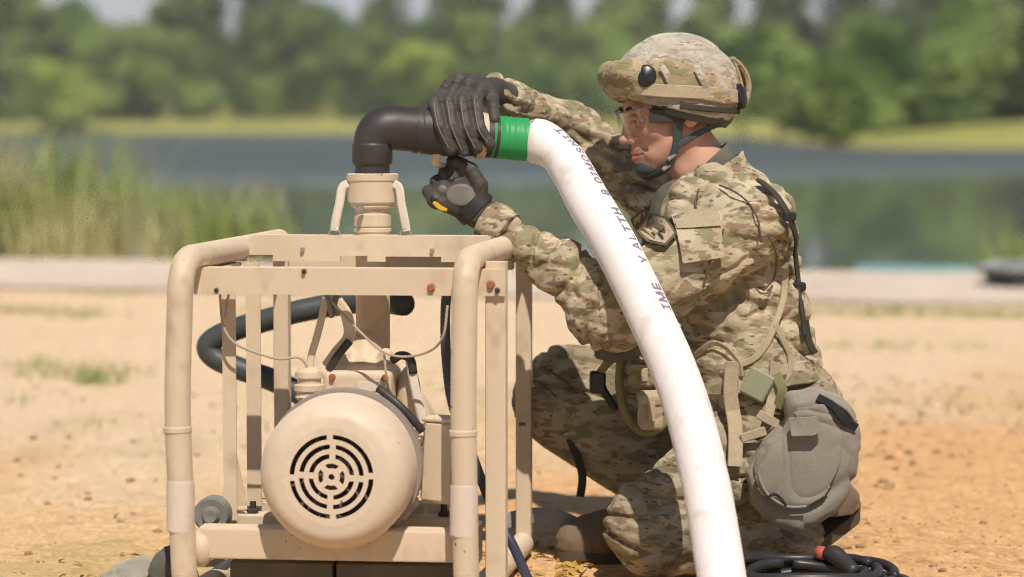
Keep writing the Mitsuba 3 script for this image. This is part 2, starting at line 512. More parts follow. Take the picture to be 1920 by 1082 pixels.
labels['wood__trunk'] = {'kind': 'stuff'}

singles = [
    ('broadleaf_bush', -52.5, 283, 10.3, 9.6, 'bush', 'leaf_light', 4200, 'tall yellow-green bush at the far water edge on the left', 'bush'),
    ('willow_tree', 14.9, 113, 4.6, 4.6, 'bush', 'leaf_mid', 4200, 'round green tree standing at the far water edge behind the soldier', 'tree'),
    ('broadleaf_tree', -10.8, 300, 10.2, 12.0, 'round', 'leaf_light', 3600, 'light green tree in front of the wood above the gloved hands', 'tree'),
    ('pine_tree', 32.0, 148, 10.5, 4.6, 'conifer', 'leaf_dark', 3200, 'dark tall conifer near the right edge of the wood', 'tree'),
    ('broadleaf_tree', -45.5, 302, 13.2, 9.0, 'round', 'leaf_mid', 3200, 'mid green tree just right of the yellow-green bush', 'tree'),
]
for (nm, x, y, h, w, kind, m, n, text, cat) in singles:
    key = free(nm + '__crown')[:0] or nm
    k2, c = key, 1
    while k2 + '__crown' in scene:
        k2 = f'{key}_{c:03d}'
        c += 1
    cr, tr = tree_parts(np.random.default_rng(int(abs(x) * 7) + 3), x, y, base(x, y), h, w, n, 0.05 * w + 0.03, kind)
    put(k2 + '__crown', cr, m, False)
    put(k2 + '__trunk', tr, 'bark', False)
    label(k2, text, cat)

# reeds on the near shore at the left, a tuft at the right, grass tufts on the sand
def cluster(cx, cy, sx, sy, n, slope=0.0):
    p = rng.normal(size=(n, 2)) * [sx, sy] + [cx, cy]
    p[:, 1] += slope * (p[:, 0] - cx)
    return [(x, y, -0.13) for x, y in p]


sp = []
for (cx, n, sd) in ((-3.75, 260, 0.28), (-3.2, 150, 0.2), (-2.85, 90, 0.16), (-2.35, 150, 0.15), (-2.0, 110, 0.13), (-1.7, 50, 0.12), (-4.6, 260, 0.4)):
    sp += cluster(cx, 16.65 - 0.2 * (cx + 2.6), sd, 0.22, n, -0.2)
tall = [s for s in sp if s[0] < -2.5]
low = [s for s in sp if s[0] >= -2.5]
reeds = join(blades(tall, rng, 1.0, 0.6, 0.036), blades(low, rng, 0.66, 0.6, 0.032), blades([s for s in sp if rng.uniform() < 0.5], rng, 0.34, 0.8, 0.04))
put('reeds', reeds, 'reed', False)
label('reeds', 'tall yellow-green reeds at the near water edge on the left', kind='stuff')
put('marsh_grass', blades(cluster(3.28, 15.3, 0.13, 0.12, 150), rng, 0.36, 0.6, 0.026), 'reed', False)
label('marsh_grass', 'tuft of dry reeds at the water edge on the right', kind='stuff')
tufts = []
for (cx, cy, sx, sy, n) in ((-1.55, 8.5, 0.13, 0.12, 190), (-1.42, 8.25, 0.05, 0.05, 90), (-1.75, 8.8, 0.05, 0.06, 60), (-2.35, 11.3, 0.2, 0.08, 240), (-1.98, 11.0, 0.12, 0.06, 110), (-2.0, 12.55, 0.25, 0.06, 120),
                            (1.75, 11.2, 0.5, 0.10, 520), (2.4, 11.0, 0.3, 0.08, 220), (1.5, 9.4, 0.3, 0.1, 160), (1.35, 7.5, 0.2, 0.1, 60), (-1.3, 6.8, 0.3, 0.2, 30), (-1.8, 7.6, 0.15, 0.05, 60)):
    tufts += [(x, y, -0.035) for x, y, _ in cluster(cx, cy, sx, sy, n)]
put('grass', blades(tufts, rng, 0.06, 0.9, 0.006), 'reed', False)
label('grass', 'thin yellow-green grass tufts growing on the sand', kind='stuff')

# ------------------------------------------------------------------ the water pump
def paint(name, c, dirt=(0.30, 0.22, 0.14), amount=0.5, rough=0.5):
    def f(p, n, uv):
        a = fbm(p.x * 9, p.y * 9, p.z * 6, 4)
        b = noise(p.x * 70, p.y * 70, p.z * 45)
        col = mix(c, [min(1, k * 1.12) for k in c], a)
        col = mix(col, dirt, amount * smoothstep(0.50, 0.80, 0.5 * fbm(p.x * 31, p.y * 31, p.z * 13, 4) + 0.3 * a + 0.2 * b))
        chip = smoothstep(0.80, 0.84, noise(p.x * 120, p.y * 120, p.z * 90) * 0.6 + 0.4 * fbm(p.x * 20, p.y * 20, p.z * 20, 2))
        return mix(col, (0.22, 0.13, 0.09), chip)
    return mat(name, proc(f), rough, 0.4)


paint('tan_paint', (0.58, 0.495, 0.375), (0.38, 0.29, 0.20), 0.6)
paint('pale_paint', (0.62, 0.56, 0.49), (0.40, 0.31, 0.24), 0.3)
paint('cover_paint', (0.60, 0.52, 0.415), (0.47, 0.38, 0.28), 0.35)
mat('grey_band', (0.26, 0.23, 0.21), 0.5)
mat('steel', (0.50, 0.48, 0.45), 0.35, metallic=0.8)
mat('rust', (0.33, 0.12, 0.06), 0.8)
mat('dark_metal', (0.035, 0.033, 0.035), 0.5)
mat('black_rubber', proc(lambda p, n, uv: mix((0.022, 0.022, 0.026), (0.055, 0.052, 0.05), fbm(p.x * 18, p.y * 18, p.z * 18, 3))), 0.48, 0.5)
mat('grey_rubber', proc(lambda p, n, uv: mix((0.13, 0.15, 0.15), (0.26, 0.26, 0.24), fbm(p.x * 22, p.y * 22, p.z * 22, 3))), 0.7, 0.3)
mat('blue_rubber', (0.035, 0.045, 0.075), 0.45)
mat('loop_rubber', proc(lambda p, n, uv: mix((0.03, 0.042, 0.046), (0.075, 0.09, 0.092), fbm(p.x * 14, p.y * 14, p.z * 14, 3))), 0.5, 0.5)
mat('pan_paint', proc(lambda p, n, uv: mix((0.08, 0.078, 0.07), (0.16, 0.13, 0.09), fbm(p.x * 12, p.y * 12, p.z * 12, 3))), 0.7)
mat('cord', (0.42, 0.37, 0.29), 0.8)
mat('yellow_tape', (0.62, 0.40, 0.03), 0.6)
mat('green_tape', proc(lambda p, n, uv: mix((0.012, 0.26, 0.075), (0.03, 0.36, 0.12), fbm(p.x * 40, p.y * 40, p.z * 12, 3))), 0.5)
mat('hose_jacket', proc(lambda p, n, uv: mix(mix((0.76, 0.76, 0.79), (0.84, 0.84, 0.86), fbm(p.x * 8, p.y * 8, p.z * 8, 3)), (0.52, 0.49, 0.45), 0.45 * smoothstep(0.60, 0.78, fbm(p.x * 30, p.y * 30, p.z * 17, 4)))), 0.55, 0.4,
    proc(lambda p, n, uv: 0.0006 * noise(p.x * 420, p.y * 420, p.z * 420), 0.0012), 1.0)
mat('print_ink', (0.24, 0.20, 0.29), 0.7)
mat('black_jacket', (0.03, 0.03, 0.034), 0.4)

PA = math.radians(5.5)
PM = np.array([[math.cos(PA), math.sin(PA), 0, -0.30], [-math.sin(PA), math.cos(PA), 0, 4.30], [0, 0, 1, 0], [0, 0, 0, 1.0]])
GZ = -0.03


def part(name, mesh, m, smooth=30, owner='water_pump', text=None):
    return put(owner + '__' + name, moved(mesh, PM), m, smooth, text)


def bolt(x, y, z, r=0.007, t=0.006):
    """A hexagon bolt head facing -y."""
    h = trimesh.creation.cylinder(r, t, sections=6)
    h.apply_transform(trimesh.transformations.rotation_matrix(math.pi / 2, [1, 0, 0]))
    w = lathe([(0, 0), (r * 1.35, 0), (r * 1.35, 0.0015), (0, 0.0015)], 16, 'y', (x, y, z))
    h.apply_translation([x, y - 0.0015 - t / 2, z])
    return join(h, w)


label('water_pump', 'tan skid-mounted water pump with round slotted motor cover in an open tube frame', 'pump')
# frame tubes: front leg, top rail and bottom runner in one bend
for side, (xf, xr, lean) in enumerate(((-0.287, -0.232, -0.008), (0.2215, 0.266, -0.002))):
    path = bent([(xr, 0.585, GZ + 0.03), (xf + 0.004, -0.05, GZ + 0.03), (xf + lean, -0.05, 0.35), (xf + 0.002, -0.05, 0.612), (xr, 0.585, 0.616)], 0.062, 9)
    k = part('frame_tube', tube(path, 0.0232, None, 20), 'tan_paint', True)
    part(k[len('water_pump__'):] + '__collar', lathe([(0.0236, -0.006), (0.0255, -0.004), (0.0255, 0.004), (0.0236, 0.006)], 24, 'z', (xf + lean * 0.9, -0.05, 0.308)), 'tan_paint', 40)
    part(k[len('water_pump__'):] + '__sleeve', lathe([(0.0236, -0.048), (0.0252, -0.045), (0.0250, 0.04), (0.0236, 0.045)], 24, 'z', (xf + lean * 0.4, -0.05, 0.172)), 'pale_paint', 40)
    part('rear_post', sweep([(xr + 0.002 + 0.0, 0.602, GZ + 0.01), (xr + 0.002, 0.602, 0.594)], rrect(0.032, 0.032, 0.005)), 'tan_paint', 30)

# top front angle bar with its bolts
ang = shapely.Polygon([(0.0, 0.0), (0.0, 0.048), (0.042, 0.048), (0.042, 0.042), (0.006, 0.042), (0.006, 0.0)])
m = trimesh.creation.extrude_polygon(ang, 0.565, engine='earcut')
m.apply_transform(np.array([[0, 0, 1, -0.277], [1, 0, 0, 0.012], [0, 1, 0, 0.546], [0, 0, 0, 1.0]]))
k = part('top_crossbar', m, 'tan_paint', 30)[len('water_pump__'):]
for (x, z, mt) in ((0.155, 0.560, 'rust'), (0.262, 0.566, 'rust'), (0.274, 0.556, 'dark_metal'), (-0.075, 0.588, 'dark_metal'), (-0.235, 0.553, 'dark_metal')):
    part(k + '__bolt', bolt(x, 0.012, z, 0.0062 if mt == 'rust' else 0.004), mt, 20)
# rear top plate with notches along its lower edge
pl = shapely.Polygon([(-0.262, 0.59), (-0.236, 0.59), (-0.236, 0.602), (-0.188, 0.602), (-0.188, 0.59), (-0.058, 0.59), (-0.058, 0.601), (-0.005, 0.601), (-0.005, 0.59),
                      (0.030, 0.59), (0.030, 0.600), (0.137, 0.600), (0.137, 0.59), (0.232, 0.59), (0.232, 0.64), (-0.225, 0.64), (-0.262, 0.612)])
m = trimesh.creation.extrude_polygon(pl, 0.008, engine='earcut')
m.apply_transform(np.array([[1, 0, 0, 0], [0, 0, -1, 0.305], [0, 1, 0, 0], [0, 0, 0, 1.0]]))
k = part('top_plate', join(m, box(-0.002, 0.328, 0.6365, 0.45, 0.046, 0.006)), 'tan_paint', 30)[len('water_pump__'):]
for x in (-0.13, 0.12, 0.19):
    part(k + '__bolt', bolt(x, 0.297, 0.612, 0.004), 'steel', 20)
part('deck_plate', box(0.0, 0.205, 0.5735, 0.27, 0.17, 0.006), 'tan_paint')
part('side_rail', box(-0.262, 0.16, 0.585, 0.03, 0.26, 0.008), 'tan_paint')
part('side_rail', box(0.243, 0.32, 0.585, 0.02, 0.55, 0.008), 'tan_paint')
part('rear_crossbar', box(0.017, 0.60, 0.574, 0.46, 0.028, 0.032), 'tan_paint')
# right front post, inner posts
part('front_post', sweep([(0.2695, 0.041, GZ + 0.005), (0.2695, 0.041, 0.606)], rrect(0.038, 0.038, 0.005)), 'tan_paint', 30)


def angle_post(x, y, z0, z1, w, d):
    a = shapely.Polygon([(0, 0), (w, 0), (w, 0.005), (0.005, 0.005), (0.005, d), (0, d)])
    m = trimesh.creation.extrude_polygon(a, z1 - z0, engine='earcut')
    m.apply_translation([x, y, z0])
    return m


part('inner_post', angle_post(-0.245, 0.10, 0.12, 0.545, 0.025, 0.03), 'tan_paint')
part('inner_post', angle_post(-0.236, 0.27, 0.12, 0.588, 0.028, 0.03), 'tan_paint')
# gusset by the first inner post
g = shapely.Polygon([(-0.243, 0.32), (-0.207, 0.142), (-0.236, 0.142)])
m = trimesh.creation.extrude_polygon(g, 0.005, engine='earcut')
m.apply_transform(np.array([[1, 0, 0, 0], [0, 0, -1, 0.135], [0, 1, 0, 0], [0, 0, 0, 1.0]]))
part('gusset', m, 'tan_paint')
# lower crossbar, motor rail, base pan
low = sweep([(-0.268, 0.026, 0.094), (0.196, 0.026, 0.094)], rrect(0.052, 0.058, 0.006))
k = part('lower_crossbar', low, 'tan_paint', 30)[len('water_pump__'):]
part(k + '__weld', moved(trimesh.creation.icosphere(3, 0.02), np.array([[1.1, 0, 0, -0.268], [0, 1.3, 0, 0.012], [0, 0, 1.7, 0.082], [0, 0, 0, 1.0]])), 'tan_paint', True)
part('motor_rail', box(-0.02, 0.15, 0.111, 0.44, 0.05, 0.03), 'tan_paint')
part('motor_rail', box(-0.02, 0.31, 0.111, 0.44, 0.05, 0.03), 'tan_paint')
for x in (-0.20, 0.16):
    part('rail_bolt', join(box(x, 0.15, 0.131, 0.02, 0.02, 0.008), trimesh.creation.cylinder(0.006, 0.02, transform=trimesh.transformations.translation_matrix([x, 0.15, 0.138]))), 'dark_metal')
part('base_pan', join(box(-0.13, 0.31, GZ + 0.043, 0.19, 0.5, 0.075), box(0.08, 0.31, GZ + 0.043, 0.215, 0.5, 0.075)), 'pan_paint')
part('rubber_mount', lathe([(0, -0.014), (0.012, -0.016), (0.018, -0.004), (0.03, -0.006), (0.034, 0.0), (0.034, 0.03), (0.028, 0.034), (0, 0.034)], 28, 'y', (-0.262, 0.075, 0.133)), 'grey_rubber', 35, text='grey round rubber mount')

# motor: body, band, slotted cover, fan
mc = (-0.008, 0, 0.233)
k = part('motor', lathe([(0.0, -0.02), (0.118, -0.02), (0.123, -0.01), (0.123, 0.25), (0.10, 0.275), (0.0, 0.28)][::1], 48, 'y', (mc[0], 0.03, mc[2])).copy(), 'tan_paint', 35)[len('water_pump__'):]
fins = []
for a in np.radians(np.arange(0, 360, 9)):
    f = box(0.129, 0.16, 0, 0.014, 0.16, 0.004, 0.001)
    f.apply_transform(trimesh.transformations.rotation_matrix(a, [0, 1, 0]))
    f.apply_translation([mc[0], 0, mc[2]])
    fins.append(f)
part(k + '__cooling_fins', join(*fins), 'tan_paint')
labels['water_pump__motor__cooling_fins'] = {'kind': 'stuff'}
part(k + '__band', lathe([(0.124, -0.018), (0.1425, -0.016), (0.1435, 0.0), (0.1425, 0.016), (0.124, 0.018)], 56, 'y', (mc[0], 0.042, mc[2])), 'grey_band', 35)
pr = [(0.086, -0.1), (0.095, -0.0985)]
for a in np.radians(np.linspace(80, 0, 10)):
    pr.append((0.096 + 0.040 * math.cos(a), -0.045 - 0.0535 * math.sin(a)))
pr += [(0.136, 0.0), (0.136, 0.022), (0.133, 0.022), (0.133, -0.04), (0.1, -0.09), (0.086, -0.096)]
cover = lathe(pr[::-1], 72, 'y', mc)
disc = shapely.Point(0, 0).buffer(0.0868, 48)
for (r0, n_seg) in ((0.0705, 4), (0.0535, 4), (0.0365, 4), (0.0195, 4)):
    rg = shapely.Point(0, 0).buffer(r0 + 0.0043, 40).difference(shapely.Point(0, 0).buffer(r0 - 0.0043, 40))
    turn = 45 if r0 < 0.02 else 0
    cross = shapely.union_all([shapely.box(-0.1, -0.0052, 0.1, 0.0052), shapely.box(-0.0052, -0.1, 0.0052, 0.1)])
    cross = shapely.affinity.rotate(cross, turn + (2 if r0 > 0.06 else -3), origin=(0, 0))
    disc = disc.difference(rg.difference(cross).buffer(-0.0012).buffer(0.0012))
disc = disc.difference(shapely.Point(0, 0).buffer(0.0055))
dm = trimesh.creation.extrude_polygon(disc, 0.004, engine='earcut')
dm.apply_transform(np.array([[1, 0, 0, mc[0]], [0, 0, -1, -0.096], [0, 1, 0, mc[2]], [0, 0, 0, 1.0]]))
part(k + '__fan_cover', join(cover, dm), 'cover_paint', 28, text='round tan cover with rings of slots')
fan = [lathe([(0, 0.016), (0.03, 0.014), (0.03, -0.02), (0, -0.02)], 24, 'y', (mc[0], -0.055, mc[2])), lathe([(0, 0.0), (0.12, 0.0), (0.12, -0.004), (0, -0.004)], 40, 'y', (mc[0], -0.035, mc[2]))]
for a in np.radians(np.arange(0, 360, 40)):
    f = box(0.065, -0.055, 0, 0.08, 0.03, 0.004, 0.001)
    f.apply_transform(trimesh.transformations.rotation_matrix(0.5, [1, 0, 0], [0, -0.055, 0]))
    f.apply_transform(trimesh.transformations.rotation_matrix(a, [0, 1, 0]))
    f.apply_translation([mc[0], 0, mc[2]])
    fan.append(f)
part(k + '__cooling_fan', join(*fan), mat('fan_brown', (0.15, 0.10, 0.075), 0.7))
for x in (-0.085, 0.075):
    part(k + '__foot', box(x, 0.16, 0.137, 0.05, 0.18, 0.02, 0.004), 'tan_paint')

# castings above the motor
def rb(c, half, rad, h, fn=None):
    f = (lambda p: sd_box(p, c, half, rad)) if fn is None else fn
    return surface(f, np.array(c) - half - 0.02, np.array(c) + half + 0.02, h)


def casting(p):
    d = sd_box(p, (0.006, 0.16, 0.368), (0.064, 0.06, 0.032), 0.010)
    d = smin(d, sd_cap(p, (0.0, 0.22, 0.36), (0.0, 0.24, 0.43), 0.05, 0.036), 0.02)
    d = smin(d, sd_cap(p, (-0.05, 0.2, 0.36), (-0.035, 0.2, 0.42), 0.022, 0.014), 0.015)
    d = smin(d, sd_cap(p, (0.05, 0.2, 0.37), (0.045, 0.2, 0.42), 0.024, 0.014), 0.015)
    return d + 0.0012 * (meshkit.noise(p * 160.0, 4) - 0.5)


k = part('pump_housing', surface(casting, (-0.10, 0.07, 0.30), (0.12, 0.31, 0.48), 0.004), 'tan_paint', True)[len('water_pump__'):]
part(k + '__nameplate', box(0.028, 0.0985, 0.372, 0.04, 0.0015, 0.018, 0.0005), 'pale_paint')
for x in (-0.04, 0.058):
    part(k + '__bolt', bolt(x, 0.0995, 0.388, 0.005), 'rust', 20)
part('volute', lathe([(0, 0.05), (0.1, 0.05), (0.118, 0.03), (0.118, -0.03), (0.1, -0.05), (0, -0.05)], 40, 'y', (0, 0.36, 0.25)), 'tan_paint', 35)
part('primer_casting', surface(lambda p: smin(sd_ell(p, (0.092, 0.17, 0.352), (0.022, 0.03, 0.052)), sd_cap(p, (0.08, 0.17, 0.32), (0.06, 0.17, 0.29), 0.02), 0.01), (0.04, 0.12, 0.27), (0.13, 0.22, 0.42), 0.004), 'tan_paint', True)
part('hand_lever', strap([(0.100, 0.12, 0.425), (0.108, 0.115, 0.385), (0.117, 0.11, 0.345), (0.128, 0.105, 0.305)], 0.017, 0.008), 'pale_paint', 30)
part('pipe_clip', join(tube([(0.068, 0.13, 0.418), (0.085, 0.12, 0.428), (0.103, 0.115, 0.421), (0.108, 0.115, 0.395)], 0.008, 14, 10)), 'dark_metal', True)
part('motor_lead', tube([(0.05, 0.07, 0.372), (0.085, 0.055, 0.348), (0.115, 0.055, 0.318), (0.132, 0.06, 0.296)], 0.0072, 16, 10), 'black_rubber', True)
# capacitor box at the right of the motor
cap = moved(box(0, 0, 0, 0.058, 0.05, 0.150, 0.006), trimesh.transformations.rotation_matrix(math.radians(-20), [0, 0, 1]))
cap.apply_transform(trimesh.transformations.rotation_matrix(math.radians(3), [0, 1, 0]))
cap.apply_translation([0.163, 0.085, 0.238])
k = part('switch_box', cap, 'tan_paint', 20)[len('water_pump__'):]
part(k + '__lid', moved(box(0, 0, 0.078, 0.062, 0.054, 0.008, 0.003), trimesh.transformations.translation_matrix([0.167, 0.085, 0.238]) @ trimesh.transformations.rotation_matrix(math.radians(-20), [0, 0, 1])), 'tan_paint', 20)

# discharge pipe and coupling
part('discharge_pipe', lathe([(0.033, 0.40), (0.033, 0.644), (0.036, 0.646), (0.036, 0.652), (0.033, 0.654), (0.033, 0.66)], 36, 'z', (-0.002, 0.345, 0)), 'tan_paint', 35)
k = part('coupling', lathe([(0.033, 0.655), (0.036, 0.657), (0.036, 0.678), (0.0335, 0.680), (0.0335, 0.690), (0.042, 0.694), (0.042, 0.700), (0.0475, 0.703), (0.0475, 0.742), (0.0505, 0.745), (0.0505, 0.756), (0.046, 0.758), (0.036, 0.758)], 40, 'z', (-0.002, 0.345, 0)), 'tan_paint', 30)[len('water_pump__'):]
for s in (-1, 1):
    q = [(-0.002 + s * 0.044, 0.325, 0.738), (-0.002 + s * 0.055, 0.322, 0.730), (-0.002 + s * 0.060, 0.318, 0.700), (-0.002 + s * 0.066, 0.316, 0.672), (-0.002 + s * 0.070, 0.316, 0.648)]
    part(k + '__lever', strap(q, 0.017, 0.007, 20, (0, -1, 0)), 'pale_paint', 30)
    part(k + '__pull_ring', tube([(-0.002 + s * 0.069 + 0.011 * math.cos(a), 0.314, 0.640 + 0.013 * math.sin(a)) for a in np.linspace(0, 2 * np.pi, 17)], 0.0018, None, 8), 'steel', True)
part(k + '__pin', bolt(-0.018, 0.300, 0.690, 0.005, 0.01), 'steel', 20)
# dust cap hanging by its tether
k = part('dust_cap', lathe([(0, 0.030), (0.018, 0.030), (0.026, 0.022), (0.027, 0.012), (0.022, 0.009), (0.022, 0.001), (0.0275, -0.002), (0.0275, -0.012), (0.023, -0.015), (0.023, -0.020), (0.026, -0.024), (0.022, -0.030), (0, -0.030)][::-1], 32, 'z', (-0.083, 0.1, 0.376)), 'tan_paint', 30)[len('water_pump__'):]
part(k + '__hanger', strap([(-0.083, 0.1, 0.402), (-0.078, 0.1, 0.43), (-0.066, 0.1, 0.47), (-0.056, 0.1, 0.51), (-0.05, 0.1, 0.535)], 0.014, 0.005), 'tan_paint', 30)
part('cam_lever', strap([(-0.055, 0.13, 0.405), (-0.035, 0.125, 0.432), (-0.012, 0.12, 0.462), (-0.016, 0.12, 0.50), (-0.034, 0.12, 0.528)], 0.022, 0.01), 'tan_paint', 30)
part('cam_lever', strap([(-0.048, 0.11, 0.40), (-0.03, 0.105, 0.428), (-0.008, 0.105, 0.455)], 0.015, 0.01), 'dark_metal', 30)
part('cord_knot', join(tube([(-0.052, 0.07, 0.55), (-0.042, 0.07, 0.535), (-0.036, 0.075, 0.50)], 0.0045, 10, 8), tube([(-0.028, 0.08, 0.54), (-0.032, 0.08, 0.52), (-0.026, 0.085, 0.505)], 0.0055, 10, 8)), 'grey_rubber', True)
for q in ([(-0.24, 0.06, 0.553), (-0.235, 0.06, 0.49), (-0.215, 0.06, 0.455), (-0.175, 0.07, 0.435), (-0.135, 0.08, 0.423), (-0.10, 0.09, 0.425), (-0.084, 0.1, 0.405)],
          [(-0.035, 0.07, 0.53), (-0.01, 0.06, 0.505), (0.025, 0.05, 0.472), (0.06, 0.05, 0.442), (0.10, 0.05, 0.432), (0.15, 0.03, 0.445), (0.178, 0.0, 0.475), (0.186, 0.0, 0.53)],
          [(0.062, 0.06, 0.44), (0.066, 0.06, 0.40), (0.067, 0.08, 0.37)],
          [(-0.23, 0.06, 0.50), (-0.226, 0.06, 0.53), (-0.222, 0.06, 0.548)]):
    part('tether', tube(q, 0.0024, 40, 8), 'cord', True)

# hoses and cables about the pump
put('suction_hose', moved(tube([(0.02, 0.62, 0.485), (-0.05, 0.72, 0.483), (-0.139, 0.79, 0.472), (-0.231, 0.79, 0.455), (-0.3, 0.79, 0.436), (-0.358, 0.79, 0.419), (-0.404, 0.79, 0.401), (-0.428, 0.79, 0.379), (-0.412, 0.79, 0.354), (-0.358, 0.79, 0.331), (-0.289, 0.79, 0.308), (-0.232, 0.78, 0.283), (-0.16, 0.75, 0.245), (-0.05, 0.68, 0.22), (0.02, 0.64, 0.2)], 0.0245, 80, 18), PM), 'loop_rubber', True)
label('suction_hose', 'dark grey hose looping out to the left behind the pump frame', 'hose')
cab = [(0.178, 0.06, 0.56), (0.173, 0.07, 0.50), (0.175, 0.075, 0.42), (0.186, 0.08, 0.34), (0.212, 0.09, 0.27), (0.240, 0.10, 0.19), (0.262, 0.12, 0.13), (0.292, 0.10, 0.085), (0.322, 0.03, 0.045), (0.352, -0.06, 0.005), (0.40, -0.22, -0.018), (0.46, -0.36, -0.021)]
put('power_cable__jacket', moved(tube(cab, 0.0092, 80, 12), PM), 'blue_rubber', True)
put('power_cable__yellow_end', moved(tube([(0.1785, 0.0597, 0.565), (0.1775, 0.061, 0.548)], 0.0105, 4, 12), PM), 'yellow_tape', True)
label('power_cable', 'dark blue cable running down behind the right frame tube and out over the ground', 'cable')

# ------------------------------------------------------------------ white water hose with its black elbow
label('water_hose', 'white water hose with a green band and black elbow, curving down before the soldier', 'hose')


def loc(x, y, z):
    return (PM @ [x, y, z, 1.0])[:3]


HO = 'water_hose'
e0, e1, e2 = loc(-0.002, 0.345, 0.752), loc(-0.002, 0.345, 0.849), np.array([0.026, 4.70, 0.822])
ax = (e2 - e1) / np.linalg.norm(e2 - e1)
put(HO + '__inlet_collar', lathe([(0.030, 0.752), (0.0335, 0.754), (0.0335, 0.772), (0.0375, 0.776), (0.039, 0.780), (0.039, 0.812), (0.0365, 0.816), (0.03, 0.816)], 36, 'z', (e0[0], e0[1], 0)), 'black_rubber', 30)
el = bent([e0 + [0, 0, 0.055], e1, e1 + ax * 0.115], 0.046, 16)
put(HO + '__elbow', tube(el, 1.0, None, 28, taper=[0.036, 0.0365, 0.038, 0.040, 0.042, 0.043, 0.043, 0.043]), 'black_rubber', 35, text='black elbow fitting')
put(HO + '__ridge', tube([e1 + ax * 0.082, e1 + ax * 0.092], 0.0455, 2, 32), 'black_rubber', 30)
put(HO + '__coupling', tube([e1 + ax * 0.094, e1 + ax * 0.1, e1 + ax * 0.16, e1 + ax * 0.168, e1 + ax * 0.172, e1 + ax * 0.245], 1.0, None, 32, taper=[0.043, 0.046, 0.046, 0.0445, 0.042, 0.042]), 'black_rubber', 30)
gb = np.linalg.norm(e2 - e1)
put(HO + "__clamp", moved(lathe([(0.03, -0.009), (0.0445, -0.008), (0.0455, 0), (0.0445, 0.008), (0.03, 0.009)], 36), between(e1 + ax * (gb - 0.088), e2)), "tan_paint", 30)
put(HO + '__cuff', tube([e1 + ax * (gb - 0.080), e1 + ax * (gb - 0.066)], 0.0405, 2, 32), 'hose_jacket', 30)
w = np.linspace(0, 1, 22)
put(HO + '__green_band', tube([e1 + ax * (gb - 0.068 + 0.070 * t) for t in w], 1.0, None, 36, taper=0.0418 + 0.0007 * np.sin(np.arange(22) * 1.9) + 0.0004 * np.cos(np.arange(22) * 4.7)), 'green_tape', 40)

hp = np.array([e2 - ax * 0.03, e2 + ax * 0.002, (0.064, 4.69, 0.8135), (0.103, 4.66, 0.780), (0.147, 4.59, 0.703), (0.193, 4.52, 0.625), (0.257, 4.42, 0.492), (0.309, 4.33, 0.364), (0.341, 4.22, 0.225),
               (0.357, 4.13, 0.108), (0.363, 4.04, 0.035), (0.36, 3.90, 0.013), (0.32, 3.66, 0.012), (0.22, 3.38, 0.012), (0.05, 3.1, 0.012), (-0.2, 2.9, 0.012)])
hc = spline(hp, 360)
hn = np.linspace(0, 1, 360)
hr = 0.0425 + 0.0006 * (meshkit.noise(np.c_[hn * 40, hn * 0, hn * 0], 3) - 0.5)
# the crease where the jacket first bends, and a little slack below it
def bump_at(t, c, s):
    return np.exp(-((t - c) / s) ** 2)


d0 = np.r_[0, np.cumsum(np.linalg.norm(np.diff(hc, axis=0), axis=1))]
hr = hr - 0.0035 * np.clip(1.3 - d0 / 0.032, 0, 1) - 0.0045 * bump_at(d0, 0.034, 0.008) + 0.0015 * bump_at(d0, 0.06, 0.015) - 0.003 * bump_at(d0, 0.105, 0.022) - 0.002 * bump_at(d0, 0.17, 0.05)
hm = tube(hc, hr, None, 48)
hm.vertices += hm.vertex_normals * (0.0016 * (meshkit.fbm(hm.vertices * 22.0, 3, 8) - 0.5))[:, None]
put(HO + '__jacket', hm, 'hose_jacket', True)

tt, _, _ = frames(hc)
front = np.array([0, -1, 0.25]) - tt * (tt @ np.array([0, -1, 0.25]))[:, None]
front /= np.linalg.norm(front, axis=1, keepdims=True)
right = np.cross(tt, front)
right *= np.sign(right[:, :1])
rad = hr + 0.0002


def wrap(m, s0, th0):
    """Flat lettering laid round the hose: x runs up the hose from arc length s0, y turns towards the camera's left."""
    v = np.array(m.vertices)
    s = s0 - v[:, 0]
    th = th0 - v[:, 1] / 0.0425
    c = np.stack([np.interp(s, d0, hc[:, k]) for k in range(3)], 1)
    f = np.stack([np.interp(s, d0, front[:, k]) for k in range(3)], 1)
    g = np.stack([np.interp(s, d0, right[:, k]) for k in range(3)], 1)
    r = np.interp(s, d0, rad) + v[:, 2]
    m.vertices = c + r[:, None] * (f * np.cos(th)[:, None] + g * np.sin(th)[:, None])
    return m


i0 = int(np.argmin(np.abs(hc[:, 2] - 0.492) + (np.arange(360) > 250) * 9))
s = d0[i0] + 0.004
for word, gap, hgt in (('IME', 0.042, 0.021), ('Y', 0.010, 0.020), ('ALTTH', 0.030, 0.020), ('B', 0.014, 0.019), ('OIMOSNIT', 0.03, 0.018), ('F', 0.02, 0.017)):
    x = 0.0
    for ch in word:
        g = meshkit.text_mesh(ch, hgt, 0.0004, bold=True)
        wd = g.bounds[1][0]
        g = g.subdivide().subdivide()
        put(HO + '__printed_letter', wrap(g, s - x, math.radians(63)), 'print_ink', False)
        x += wd + 0.0035
    s -= x + gap

